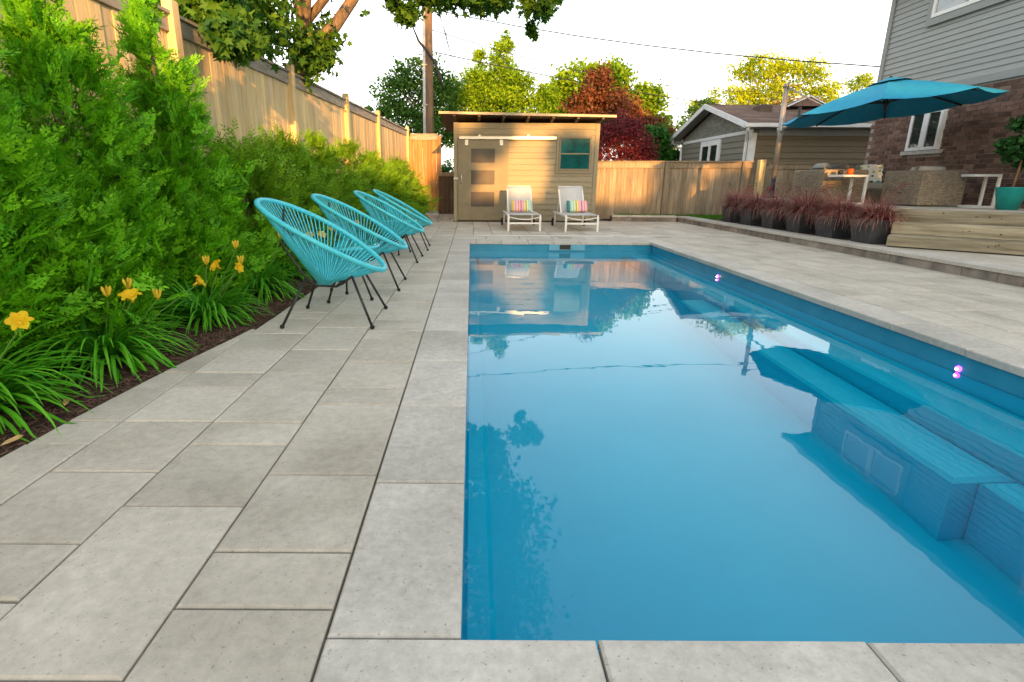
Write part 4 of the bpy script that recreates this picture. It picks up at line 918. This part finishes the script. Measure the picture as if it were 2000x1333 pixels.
tree('garden_tree', 'deep crimson Japanese maple beside the shed', (5.1, 18.5, 0), [(5.1,18.5,0),(5.1,18.5,1.2),(5.2,18.5,2)],
     [(5.0,18.5,2.75,.7,.7,.45,1), (4.5,18.4,2.4,.6,.6,.55,1), (5.6,18.5,2.2,.6,.6,.5,1), (5.0,18.2,1.7,.9,.7,.5,1.1), (5.9,18.4,1.7,.4,.5,.35,.5)], 9500, (.07,.13), 'tree_crimson', 12, QN, clump=.2)
tree('garden_tree', 'dark bronze-leaved tree between the crimson and lime trees', (7.4, 24, 0), [(7.4,24,0),(7.3,24,2),(7.2,24,3)],
     [(6.6,24,3.9,.8,.7,.7,1), (7.5,24,3.2,.9,.8,.6,1), (8.4,24,2.9,.6,.6,.45,.6)], 5500, (.09,.17), 'tree_copper', 13, QL, clump=.2)
tree('garden_tree', 'leafy mid-green shrub-like tree next to the garage eave', (7.2, 21.6, 0), [(7.2,21.6,0),(7.2,21.6,1.2),(7.2,21.6,2)],
     [(7.2,21.6,2.6,.55,.6,.6,1), (6.8,21.6,1.9,.6,.6,.6,1), (7.7,21.8,2.0,.55,.6,.6,1)], 5500, (.10,.17), 'tree_bush', 14, QW, clump=.2)
tree('garden_tree', 'airy golden-green locust tree behind the garage roof', (17, 32, 0), [(17,32,0),(17,32,4),(17.2,32,6)],
     [(14.6,32,5.6,1.2,1.2,.7,.7), (16.3,32,7.2,1.6,1.3,.75,1.2), (18.4,32,6.9,1.5,1.3,.8,1.1), (17,32,5.7,1.8,1.3,.7,1.2), (20.2,32,5.9,1.2,1.2,.7,.7), (22.2,32,6.3,.8,1,.6,.4), (13.3,32,5.2,.8,.9,.5,.35), (19.5,31.5,4.9,1.5,1.2,.6,.8), (15.2,31.8,4.6,1.2,1.0,.5,.6)], 15000, (.13,.26), 'locust', 15, QN, clump=.2, limbs=16)
tree('garden_tree', 'small dark green tree at the far side of the garage gable', (12.2, 30, 0), [(12.2,30,0),(12.2,30,3),(12.3,30,4)],
     [(12.0,30,4.4,.7,.7,.6,1), (12.6,30,5.0,.5,.6,.4,.6), (11.6,30,3.6,.6,.6,.6,.8)], 2600, (.10,.2), 'tree_green', 16, QL, clump=.22)
tree('garden_tree', 'dark evergreen hedge tree in the gap beside the shed', (-1.0, 20.5, 0), [(-1.0,20.5,0),(-1.0,20.5,.8),(-1.0,20.5,1.2)],
     [(-.8,20.5,1.3,.6,.4,.5,1), (-1.3,20.8,.9,.6,.4,.5,1)], 1500, (.08,.14), 'tree_bush', 17, QL, clump=.2)

# ================================================================ ACAPULCO CHAIRS AND SIDE TABLES
def rim(f):
    c, s_ = math.cos(f), math.sin(f)
    return Vector((-.065 + .43*c, .385*s_*(1 - .10*c), .62 - .57*.43*c + .018*s_*s_))
def make_chair():
    t = thing('cord_chair', '', 'chair', (0, 0, 0), 0, 'turquoise cord chairs in a row')
    MB().tube([rim(2*math.pi*i/64) for i in range(64)], .0185, 8, closed=True).build('rim', M['cord'], t, True)
    mb = MB(); n = 78; hub = Vector((-.075, 0, .272))
    for i in range(n):
        f = 2*math.pi*(i+.5)/n; p = rim(f); q = hub + Vector((.045*math.cos(f), .075*math.sin(f), .0)) + Vector((0, 0, .008*math.cos(3*f)))
        mb.tube([p, p.lerp(q, .5) + Vector((0, 0, -.008)), q], .0046, 5, cap=False)
    mb.tube([hub + Vector((.05*math.cos(a*.3927), .08*math.sin(a*.3927), -.003)) for a in range(16)], .009, 6, closed=True)
    mb.build('cords', M['cord'], t, True, kind='stuff')
    for sx, sy in ((1,-1),(1,1),(-1,-1),(-1,1)):
        top = Vector((.165, sy*.185, .352)) if sx > 0 else Vector((-.165, sy*.16, .335)); ft = Vector((sx*.315, sy*.295, .012))
        lg = MB().tube([top, ft], .0095, 7).build('leg', M['black'], t, True)
        MB().ball((ft.x, ft.y, .014), .0165).build('foot', M['rubber'], lg, True)
    MB().tube([(.165,-.185,.352),(.09,-.15,.295),(.03,-.10,.262),(.02,0,.258),(.03,.10,.262),(.09,.15,.295),(.165,.185,.352)], .009, 7).build('front_frame', M['black'], t, True)
    for sy in (-1, 1):
        e = rim(math.pi - sy*-.62); MB().tube([(.03,sy*.10,.262),(-.10,sy*.13,.275),(-.165,sy*.16,.335),(-.30,sy*.185,.56),(e.x-.008,e.y,e.z-.012)], .009, 7).build('back_support', M['black'], t, True)
    return t
ch = make_chair()
for i, (x, y, a, lb) in enumerate([(-1.0, 3.80, 0, 'turquoise cord lounge chair beside the blooming daylilies, at the end of the row'), (-.995, 5.09, .02, 'turquoise cord lounge chair second in the row from the daylilies, past the small table'),
        (-.985, 6.85, -.02, 'turquoise cord lounge chair second in the row from the shed'), (-.965, 8.05, .03, 'turquoise cord lounge chair at the shed end of the row')]):
    retag(ch if i == 0 else copy_tree(ch), lb, (x, y, 0), a)
def make_table():
    t = thing('side_table', '', 'table', (0, 0, 0), 0, 'round cord side tables'); r0, r1, z1, z0 = .27, .12, .465, .29
    ring = lambda r, z: [(r*math.cos(2*math.pi*i/40), r*math.sin(2*math.pi*i/40), z) for i in range(40)]
    MB().tube(ring(r0, z1), .013, 7, closed=True).build('rim', M['cord'], t, True)
    mb = MB()
    for i in range(64):
        a = 2*math.pi*i/64; mb.tube([(r0*math.cos(a), r0*math.sin(a), z1), (r1*math.cos(a), r1*math.sin(a), z0)], .0046, 5, cap=False)
    mb.tube(ring(r1, z0), .009, 6, closed=True); mb.build('cords', M['cord'], t, True, kind='stuff')
    MB().lathe([(.0005, z1+.022), (.262, z1+.022), (.264, z1+.018), (.262, z1+.015), (.0005, z1+.015)], n=40).build('glass_top', M['clear'], t)
    for k in range(3):
        a = 2*math.pi*k/3 - .5; lg = MB().tube([(.10*math.cos(a), .10*math.sin(a), .30), (.21*math.cos(a), .21*math.sin(a), .012)], .0095, 7).build('leg', M['black'], t, True)
        MB().ball((.21*math.cos(a), .21*math.sin(a), .014), .0165).build('foot', M['rubber'], lg, True)
    return t
tb = make_table(); retag(tb, 'round turquoise cord table with glass top between the two chairs by the daylilies', (-1.06, 4.45, 0), .3)
retag(copy_tree(tb), 'round turquoise cord table with glass top between the two chairs by the shed', (-1.04, 7.45, 0), 1.2)

# ================================================================ SUN LOUNGERS AND PILLOWS
def make_lounger():
    t = thing('sun_lounger', '', 'lounger', (0, 0, 0), 0, 'white loungers before the shed'); W = .33
    for s_ in (-1, 1):
        mb = MB(); beam(mb, (s_*W, -.0, .315), (s_*W, 1.72, .315), .035, .04); mb.build('side_rail', M['white'], t)
        mb = MB(); beam(mb, (s_*W, .0, 0), (s_*W, .0, .294), .04, .04, (0, 1, 0)); mb.build('leg', M['white'], t)
        mb = MB(); beam(mb, (s_*W, 1.5, .06), (s_*W, 1.45, .294), .035, .035, (0, 1, 0)); mb.build('leg', M['white'], t)
        wh = MB().lathe([(.03, -.018), (.085, -.018), (.09, -.01), (.09, .01), (.085, .018), (.03, .018)], n=20); wh.xform(Matrix.Translation((s_*(W+.045), 1.52, .09)) @ Matrix.Rotation(math.pi/2, 4, 'Y')); wh.build('wheel', M['rubber'], t, True)
    mb = MB(); beam(mb, (-W+.02, 0, .165), (W-.02, 0, .165), .03, .035); mb.build('cross_bar', M['white'], t)
    MB().tube([(-W+.02+.64*i/12, .02, .29 - .05*math.sin(math.pi*i/12)) for i in range(13)], .012, 7).build('curved_bar', M['white'], t, True)
    mb = MB(); N = 10
    for i in range(N+1):
        y = .01 + 1.0*i/N; dz = -.018*math.sin(math.pi*i/N)
        mb.v += [(-W+.02, y, .337), (-.1, y, .337+dz), (.1, y, .337+dz), (W-.02, y, .337), (-W+.02, y, .329), (-.1, y, .329+dz), (.1, y, .329+dz), (W-.02, y, .329)]
    for i in range(N):
        for c_ in range(3): mb.f += [(8*i+c_, 8*i+c_+1, 8*i+8+c_+1, 8*i+8+c_), (8*i+4+c_+1, 8*i+4+c_, 8*i+12+c_, 8*i+12+c_+1)]
        for a, b in ((0, 4), (3, 7)): mb.f.append((8*i+a, 8*i+8+a, 8*i+8+b, 8*i+b))
    mb.f += [(0,4,5,1),(1,5,6,2),(2,6,7,3)]; mb.build('seat_sling', M['sling'], t, True)
    # raised back
    a0, a1 = Vector((0, 1.02, .345)), Vector((0, 1.52, .90)); bw = .27
    mb = MB(); nrm = Vector((0, -.743, .669)); N = 8
    for i in range(N+1):
        p = a0.lerp(a1, i/N); w_ = bw + .012; dz = .012*math.sin(math.pi*i/N)
        mb.v += [tuple(p + Vector((-w_, 0, 0))), tuple(p - nrm*dz), tuple(p + Vector((w_, 0, 0))), tuple(p + Vector((-w_, 0, 0)) - nrm*.012), tuple(p - nrm*(dz+.012)), tuple(p + Vector((w_, 0, 0)) - nrm*.012)]
    for i in range(N):
        o = 6*i; mb.f += [(o,o+1,o+7,o+6),(o+1,o+2,o+8,o+7),(o+4,o+3,o+9,o+10),(o+5,o+4,o+10,o+11),(o,o+6,o+9,o+3),(o+2,o+5,o+11,o+8)]
    o = 6*N; mb.f += [(o,o+1,o+4,o+3),(o+1,o+2,o+5,o+4),(3,4,1,0),(4,5,2,1)]
    mb.build('back_sling', M['sling'], t, True)
    mb = MB()
    for s_ in (-1, 1): beam(mb, (s_*bw, 1.01, .325), (s_*bw, 1.53, .89), .028, .026)
    beam(mb, (-bw-.0, 1.535, .897), (bw+.0, 1.535, .897), .028, .024); mb.build('back_frame', M['white'], t)
    mb = MB(); beam(mb, (-bw, 1.35, .68), (-bw, 1.5, .33), .02, .02); beam(mb, (bw, 1.35, .68), (bw, 1.5, .33), .02, .02); mb.build('strut', M['white'], t)
    return t
lg_ = make_lounger(); retag(lg_, 'white sun lounger before the shed sliding door', (1.11, 11.02, 0), 0)
retag(copy_tree(lg_), 'white sun lounger under the shed window', (2.30, 10.98, 0), 0)
sc1 = [(.55,.42,.08),(.75,.55,.10),(.80,.45,.50),(.62,.35,.45),(.85,.55,.55),(.80,.25,.18),(.75,.50,.62),(.55,.16,.20),(.72,.45,.60),(.80,.40,.35),(.85,.72,.22),(.45,.42,.10),(.72,.78,.45),(.40,.60,.45),(.55,.75,.62),(.35,.55,.50)]
M['stripe_a'] = stripes('stripe_a', sc1); M['stripe_b'] = stripes('stripe_b', [(.04,.16,.17),(.05,.22,.22)] + sc1[::-1][:13])
for x, y, k, lb in ((1.13, 11.97, 'stripe_a', 'multicoloured striped pillow, gold at its left end, on a lounger'), (2.37, 11.93, 'stripe_b', 'multicoloured striped pillow with a dark teal end on a lounger')):
    o = soft_box(.46, .27, .13, n=8).build('pillow', M[k], smooth=True); o.location = (x, y, .475); o.rotation_euler = (R(56), 0, 0); tag(o, lb, 'pillow', 'striped pillows on the loungers')

# ================================================================ PLANTERS WITH FOUNTAIN GRASS
def grass_clump(n, L, seed):
    r_ = np.random.default_rng(seed); S = 7; VV, FF, TT, o = [], [], [], 0
    for i in range(n):
        a = r_.uniform(0, 2*np.pi); l = L*r_.uniform(.6, 1.25); e = r_.uniform(.75, 1.5); bend = r_.uniform(.7, 2.3)*(1.6-e*.55); b = r_.uniform(0, .13)
        p = np.array([np.cos(a+.6)*b, np.sin(a+.6)*b, 0]); pts = [p]
        for k in range(S-1):
            ang = e - bend*((k+1)/(S-1))**1.4; p = p + l/(S-1)*np.array([np.cos(a)*np.cos(ang), np.sin(a)*np.cos(ang), np.sin(ang)]); pts.append(p)
        pts = np.array(pts); s_ = np.array([-np.sin(a), np.cos(a), 0]); w_ = r_.uniform(.003, .0062)
        ww = w_*np.linspace(1, .25, S)[:, None]; VV.append(np.stack([pts - s_*ww, pts + s_*ww], 1).reshape(-1, 3))
        for k in range(S-1): FF.append((o+2*k, o+2*k+1, o+2*k+3, o+2*k+2))
        TT.append(np.repeat(np.linspace(-.2, .9, S)*r_.uniform(0, 1), 2)); o += 2*S
    return np_mesh('grass_clump', np.concatenate(VV), np.array(FF), np.clip(np.concatenate(TT), 0, 1))
ords = ['next to the timber steps', 'second from the timber steps', 'third from the timber steps', 'fourth from the timber steps', 'fifth from the timber steps', 'at the lawn end of the row']
for i in range(6):
    y = 7.80 + .84*i; x = 5.97
    t = thing('planter', 'charcoal tapered planter of purple fountain grass, ' + ords[i], 'planter', (x, y, ZK - .005), rn.uniform(-.05, .05), 'planters of fountain grass')
    a, b, h = .185, .225, .34
    mb = MB().add([(-a,-a,0),(a,-a,0),(a,a,0),(-a,a,0),(-b,-b,h),(b,-b,h),(b,b,h),(-b,b,h),(-b+.025,-b+.025,h),(b-.025,-b+.025,h),(b-.025,b-.025,h),(-b+.025,b-.025,h),(-b+.03,-b+.03,h-.05),(b-.03,-b+.03,h-.05),(b-.03,b-.03,h-.05),(-b+.03,b-.03,h-.05)],
        [(3,2,1,0),(0,1,5,4),(1,2,6,5),(2,3,7,6),(3,0,4,7),(4,5,9,8),(5,6,10,9),(6,7,11,10),(7,4,8,11),(8,9,13,12),(9,10,14,13),(10,11,15,14),(11,8,12,15)])
    mb.build('tub', M['planter'], t)
    MB().box(-b+.03, b-.03, -b+.03, b-.03, h-.06, h-.045).build('soil', M['soil'], t)
    link('grass', grass_clump(1000 + 60*(i % 3), .46 + .04*((i*7) % 3), 60+i), M['fountain_grass'], t, loc=(0, 0, h-.05), kind='stuff')
    for k in range(5):
        aa = rn.uniform(0, 6.28); ln = rn.uniform(.42, .6); q = [(0,0,h-.05), (.10*math.cos(aa), .10*math.sin(aa), h+ln*.6), (.26*math.cos(aa), .26*math.sin(aa), h+ln*.86), (.36*math.cos(aa), .36*math.sin(aa), h+ln*.85)]
        MB().tube(q, [.0015, .0015, .007, .003], 5).build('plume', M['fountain_grass'], t, True)

# ================================================================ TERRACE FURNITURE
def wicker_box(mb, x0, x1, y0, y1, z0, z1): return mb.prism([(x0,y0),(x1,y0),(x1,y1),(x0,y1)], z0, z1, .018)
def weave(x0, x1, y0, y1, z0, z1, step=.026, seg=.055):
    """raised woven strands on the -y and -x faces of a wicker box"""
    mb = MB(); nz_ = int((z1-z0)/step)
    for i in range(nz_):
        z = z0 + (i+.5)*step
        for k in range(int((x1-x0)/seg)):
            xa = x0 + (k + (.5 if i % 2 else 0))*seg
            if xa + seg*.92 <= x1: mb.add([(xa,y0-.001,z-.010),(xa+seg*.92,y0-.001,z-.010),(xa+seg*.92,y0-.001,z+.010),(xa,y0-.001,z+.010),(xa+seg*.46,y0-.010,z-.009),(xa+seg*.46,y0-.010,z+.009)], [(0,4,5,3),(4,1,2,5)])
        for k in range(int((y1-y0)/seg)):
            ya = y0 + (k + (.5 if i % 2 else 0))*seg
            if ya + seg*.92 <= y1: mb.add([(x0-.001,ya,z-.010),(x0-.001,ya+seg*.92,z-.010),(x0-.001,ya+seg*.92,z+.010),(x0-.001,ya,z+.010),(x0-.010,ya+seg*.46,z-.009),(x0-.010,ya+seg*.46,z+.009)], [(3,5,4,0),(5,2,1,4)])
    return mb
def cushion(name, root, sx, sy, sz, loc, rot=(0,0,0), key='cushion'):
    o = soft_box(sx, sy, sz, n=8).build(name, M[key], root, True, world=True, loc=loc); o.rotation_euler = rot; return o
def wicker_chair(label, x0, x1, y0, y1, h, openside='+x', arm=.15):
    """tub armchair: base, two arms and a back; it looks toward openside"""
    t = thing('wicker_armchair', label, 'armchair', ((x0+x1)/2, (y0+y1)/2, ZT), 0, 'wicker armchairs on the terrace'); z0, z1 = ZT, ZT + h
    wicker_box(MB(), x0+.01, x1-.01, y0+arm+.002, y1-arm-.002, z0+.03, z0+.27).build('base', M['wicker'], t, world=True)
    for a, b in ((y0, y0+arm), (y1-arm, y1)): wicker_box(MB(), x0, x1, a, b, z0+.02, z1).build('arm', M['wicker'], t, world=True)
    if openside == '+x': wicker_box(MB(), x0+.0, x0+arm, y0+arm+.002, y1-arm-.002, z0+.272, z1).build('backrest', M['wicker'], t, world=True)
    else: wicker_box(MB(), x1-arm, x1, y0+arm+.002, y1-arm-.002, z0+.272, z1).build('backrest', M['wicker'], t, world=True)
    weave(x0, x1, y0, y1, z0+.03, z1-.03).build('weave', M['wicker'], t, world=True, kind='stuff')
    cushion('seat_cushion', t, x1-x0-.2, y1-y0-2*arm-.02, .12, ((x0+x1)/2+(.08 if openside == '+x' else -.08), (y0+y1)/2, z0+.33))
    return t
w1 = wicker_chair('brown wicker armchair next to the umbrella pole, with a beige cushion', 6.42, 7.22, 9.85, 10.75, .60)
w2 = wicker_chair('brown wicker armchair beside the timber steps, near the potted tree', 7.15, 7.86, 8.57, 9.35, .565)
cushion('back_cushion', w1, .46, .14, .34, (6.72, 10.45, ZT+.56), (R(15), 0, R(88)))
cushion('back_cushion', w2, .50, .15, .34, (7.55, 8.98, ZT+.55), (R(82), 0, R(10)))
so_ = thing('wicker_sofa', 'brown wicker sofa with pale seat and grey back cushions by the brick wall', 'sofa', (7.75, 10.75, ZT))
wicker_box(MB(), 7.3, 8.25, 10.12, 11.3, ZT+.03, ZT+.26).build('base', M['wicker'], so_, world=True)
weave(7.3, 8.25, 10.12, 11.3, ZT+.04, ZT+.25).build('weave', M['wicker'], so_, world=True, kind='stuff')
wicker_box(MB(), 7.3, 8.25, 11.302, 11.45, ZT+.03, ZT+.56).build('backrest', M['wicker'], so_, world=True)
MB().prism([(7.31,10.13),(8.0,10.13),(8.0,11.2),(7.31,11.2)], ZT+.265, ZT+.37, .03).build('seat_cushion', M['cushion'], so_, world=True)
cushion('back_cushion', so_, .48, .16, .42, (7.55, 11.15, ZT+.52), (R(8), 0, 0), 'cushion_dark'); cushion('back_cushion', so_, .48, .16, .42, (7.98, 10.95, ZT+.52), (R(8), 0, R(-60)), 'cushion_dark')
dm = bpy.data.materials.new('dots'); dm.use_nodes = True; N_ = dm.node_tree.nodes; vo = N_.new('ShaderNodeTexVoronoi'); vo.inputs['Scale'].default_value = 11; vo.inputs['Randomness'].default_value = .35
tc_ = N_.new('ShaderNodeTexCoord'); dm.node_tree.links.new(tc_.outputs['Object'], vo.inputs['Vector'])
cr = N_.new('ShaderNodeValToRGB'); cr.color_ramp.interpolation = 'CONSTANT'; cr.color_ramp.elements[0].color = (.02, .12, .19, 1); cr.color_ramp.elements[1].position = .38; cr.color_ramp.elements[1].color = (.30, .33, .05, 1)
e_ = cr.color_ramp.elements.new(.7); e_.color = (.10, .36, .42, 1)
sp_ = N_.new('ShaderNodeSeparateColor'); dm.node_tree.links.new(vo.outputs['Color'], sp_.inputs[0]); dm.node_tree.links.new(sp_.outputs[0], cr.inputs[0])
gt = N_.new('ShaderNodeMath'); gt.operation = 'GREATER_THAN'; gt.inputs[1].default_value = .40; dm.node_tree.links.new(vo.outputs['Distance'], gt.inputs[0])
mx_ = N_.new('ShaderNodeMix'); mx_.data_type = 'RGBA'; mx_.inputs['B'].default_value = (.72, .73, .68, 1); dm.node_tree.links.new(gt.outputs[0], mx_.inputs['Factor']); dm.node_tree.links.new(cr.outputs[0], mx_.inputs['A'])
dm.node_tree.links.new(mx_.outputs['Result'], N_['Principled BSDF'].inputs['Base Color']); N_['Principled BSDF'].inputs['Roughness'].default_value = .9; M['dots'] = dm
o = soft_box(.36, .34, .13, n=8).build('pillow', M['dots'], smooth=True); o.location = (7.66, 10.38, ZT+.54); o.rotation_euler = (R(75), 0, R(-22)); tag(o, 'white pillow with blue and green dots on the wicker sofa', 'pillow')
def c_table(label, x, y, rz, w_=.48, d_=.34, h=.50):
    t = thing('side_table', label, 'table', (x, y, ZT), rz, 'white C-shaped side tables'); b = .034
    mb = MB().prism([(-w_/2,-d_/2),(w_/2,-d_/2),(w_/2,d_/2),(-w_/2,d_/2)], h-.035, h, .004); mb.build('top', M['white'], t)
    for sy in (-1, 1):
        yy = sy*(d_/2 - b/2)
        MB().box(w_/2-b, w_/2, yy-b/2, yy+b/2, 0, h-.0355).build('leg', M['white'], t)
        MB().box(-w_/2+.08, w_/2-b-.0005, yy-b/2, yy+b/2, 0, b).build('foot_rail', M['white'], t)
    MB().box(-w_/2+.045, -w_/2+.0795, -d_/2, d_/2, 0, b).build('foot_bar', M['white'], t); return t
c_table('white C-shaped side table holding an orange cup by the wicker armchair', 6.62, 9.50, .12)
c_table('white C-shaped side table between the wicker armchair and the potted tree', 7.82, 8.30, -.25, w_=.34)
tag(MB().lathe([(.0005,0),(.042,0),(.048,.1),(.043,.1),(.038,.012),(.0005,.012)], n=18).build('cup', M['orange'], smooth=True, loc=(6.62, 9.47, ZT+.501)), 'orange cup on the white side table', 'cup')
tag(MB().lathe([(.0005,0),(.04,0),(.042,.075),(.037,.075),(.034,.012),(.0005,.012)], n=18).build('cup', M['black'], smooth=True, loc=(6.47, 9.50, ZT+.501)), 'dark candle cup on the white side table', 'cup')
# potted tree
pt = thing('potted_tree', 'small leafy tree in a tapered teal pot before the brick wall', 'plant', (7.66, 7.62, ZT))
MB().lathe([(.0005,0),(.115,0),(.175,.30),(.18,.315),(.165,.315),(.15,.27),(.0005,.27)], n=28).build('pot', M['teal_pot'], pt, True)
MB().tube([(0,0,.26),(.02,.0,.5),(.05,.02,.72),(.07,.03,.95)], [.017,.015,.013,.008], 7).build('trunk', M['twig'], pt, True)
V, Fc, _ = leaf_cloud([(.08,.02,.95,.30,.30,.26,1),(.2,0,.75,.22,.2,.16,.5),(-.1,.05,.85,.2,.2,.15,.4),(.1,0,1.2,.2,.2,.14,.35)], 1500, (.05,.10), 33, QW, clump=.24)
link('crown', np_mesh('crown', V, Fc), M['pot_leaf'], pt)

# ================================================================ CANTILEVER UMBRELLA
um = thing('cantilever_umbrella', 'large turquoise cantilever umbrella on a grey pole over the terrace seats', 'umbrella', (6.35, 11.35, ZT))
MB().prism([(6.1,11.1),(6.6,11.1),(6.6,11.6),(6.1,11.6)], ZT, ZT+.05, .01).build('base_plate', M['stone_sill'], um, world=True)
MB().lathe([(.14,ZT+.05),(.14,ZT+.07),(.07,ZT+.10),(.06,ZT+.2)], (6.35,11.35), 16).build('socket', M['black'], um, True, world=True)
MB().tube([(6.35,11.35,ZT+.08),(6.35,11.35,ZT+.42)], .052, 14).build('lower_pole', M['black'], um, True, world=True)
MB().tube([(6.35,11.35,ZT+.42),(6.34,11.35,2.88)], .046, 14).build('pole', M['aluminium'], um, True, world=True)
MB().tube([(6.33,11.35,2.86),(6.33,11.35,2.93)], .055, 12).build('cap', M['aluminium'], um, True, world=True)
c_ = Vector((6.80, 9.22, 2.18)); ax = Vector((.787, -.617, 0)); ay = Vector((.617, .787, 0)); UR = 1.46
def upt(k, r=UR, dz=0):
    a = k*math.pi/4; p = c_ + ax*(r*math.cos(a)) + ay*(r*math.sin(a)); p.z += .105*r*math.cos(a) + dz; return p
apex = c_ + Vector((0.02, 0, .45)); mb = MB(); N = 8; NR = 7
def gore(k, f):
    p = upt(k).lerp(apex, 1-f); p.z += .035*math.sin(math.pi*f); return p
for k in range(8):
    b = len(mb.v)
    for i in range(NR+1):
        f = .14 + .86*i/NR
        for j in range(5):
            g = j/4; p = gore(k, f).lerp(gore(k+1, f), g); p.z -= .05*math.sin(math.pi*g)*f; mb.v.append(tuple(p))
    mb.f += [(b+i*5+j, b+i*5+j+1, b+(i+1)*5+j+1, b+(i+1)*5+j) for i in range(NR) for j in range(4)]
cn = mb.build('canopy', M['canopy'], um, True, world=True)
mb = MB()
for k in range(8):
    a = [upt(k, .26), upt(k+1, .26)]; a = [gore(k, .2) + Vector((0,0,.03)), gore(k+1, .2) + Vector((0,0,.03))]; mb.add([a[0], a[1], apex + Vector((0,0,.045))], [(0,1,2)])
mb.build('vent', M['canopy'], cn, world=True)
hub = c_ + Vector((0.02, 0, .10))
for k in range(8):
    tip = gore(k, .985) - Vector((0,0,.018)); mid = gore(k, .5) - Vector((0,0,.02)); rb_ = MB(); beam(rb_, apex - Vector((0,0,.05)), tip, .018, .022); rb_ = rb_.build('rib', M['black'], um, world=True)
    st_ = MB(); beam(st_, hub, mid, .016, .018); st_.build('strut', M['black'], rb_, world=True)
MB().tube([hub - Vector((0,0,.12)), apex + Vector((0,0,.06))], .022, 10).build('centre_post', M['black'], um, True, world=True)
MB().ball(tuple(hub), .05, n=12).build('hub', M['black'], um, True, world=True)
MB().tube([(6.34,11.35,2.05), (6.6,10.5,2.31), (6.85,9.7,2.55), apex + Vector((0, .0, -.02))], .022, 10).build('arm', M['aluminium'], um, True, world=True)
MB().tube([(6.33,11.35,2.88), (6.62,10.4,2.36)], .014, 8).build('stay', M['aluminium'], um, True, world=True)
cl = MB().lathe([(.05,2.0),(.066,2.0),(.066,2.1),(.05,2.1)], (6.345,11.35), 14).build('clamp', M['aluminium'], um, True, world=True)
MB().tube([(6.34,11.3,2.03),(6.24,11.2,2.0),(6.22,11.18,1.88)], .016, 7).build('crank_handle', M['aluminium'], cl, True, world=True)

# ================================================================ ADDED TREES BEHIND THE CAMERA (unseen, crowns shaped around gaps for low sun)
def shift(bl, dx): return [(b[0]+dx, *b[1:]) for b in bl]
tree('sun_block_tree', 'unseen wide leafy tree added to block sun above the grey gabled house', (-5, -22, 0), [(-5,-22,0),(-5,-22,4),(-5,-22,7)],
     shift([(-6.5,-22,8.2,2.6,1.2,1.7,1.2), (-3.4,-22,8.8,1.6,1.2,1.3,1), (-9,-22,7.6,2.4,1.2,1.8,1), (-12,-22,7,2.4,1.2,2.2,1)], 1.2), 5600, (.3,.48), 'tree_green', 40, QW, clump=.2, shell=.2)
tree('sun_block_tree', 'unseen tall tree added with its crown shaped to leave sun patches on the shed', (3.6, -22, 0), [(3.6,-22,0),(3.5,-22,4),(3.2,-22,8),(1.5,-22,11)],
     shift([(-.1,-22,10.4,1.9,1.2,2.4,1.8), (3.9,-22,7.6,1.5,1.0,.65,.8), (2.85,-22,6.35,.85,.6,.45,.6), (2.1,-22,5.5,.55,.7,.9,.6), (5.05,-22,5.8,.75,.8,1.45,.9)], 1.25), 6200, (.22,.38), 'tree_green', 41, QW, clump=.17, shell=.1)
tree('sun_block_tree', 'unseen tree added by the tan bungalow, crown shaped to leave sun patches on the fence', (10.5, -22, 0), [(10.5,-22,0),(10.5,-22,4),(10.4,-22,7)],
     shift([(6.8,-22,7.9,1.6,1.2,1.5,1), (9.5,-22,8.0,2.0,1.2,1.6,1.1), (12.6,-22,7.4,2.2,1.2,2.4,1.2), (8.0,-22,5.5,.42,.5,.9,.4), (9.3,-22,5.5,.40,.5,.9,.4), (11.6,-22,5.6,1.0,.8,1.2,.5), (15.5,-22,6,2.2,1.2,3.0,1)], 1.25), 6200, (.26,.42), 'tree_green', 42, QW, clump=.18, shell=.15)
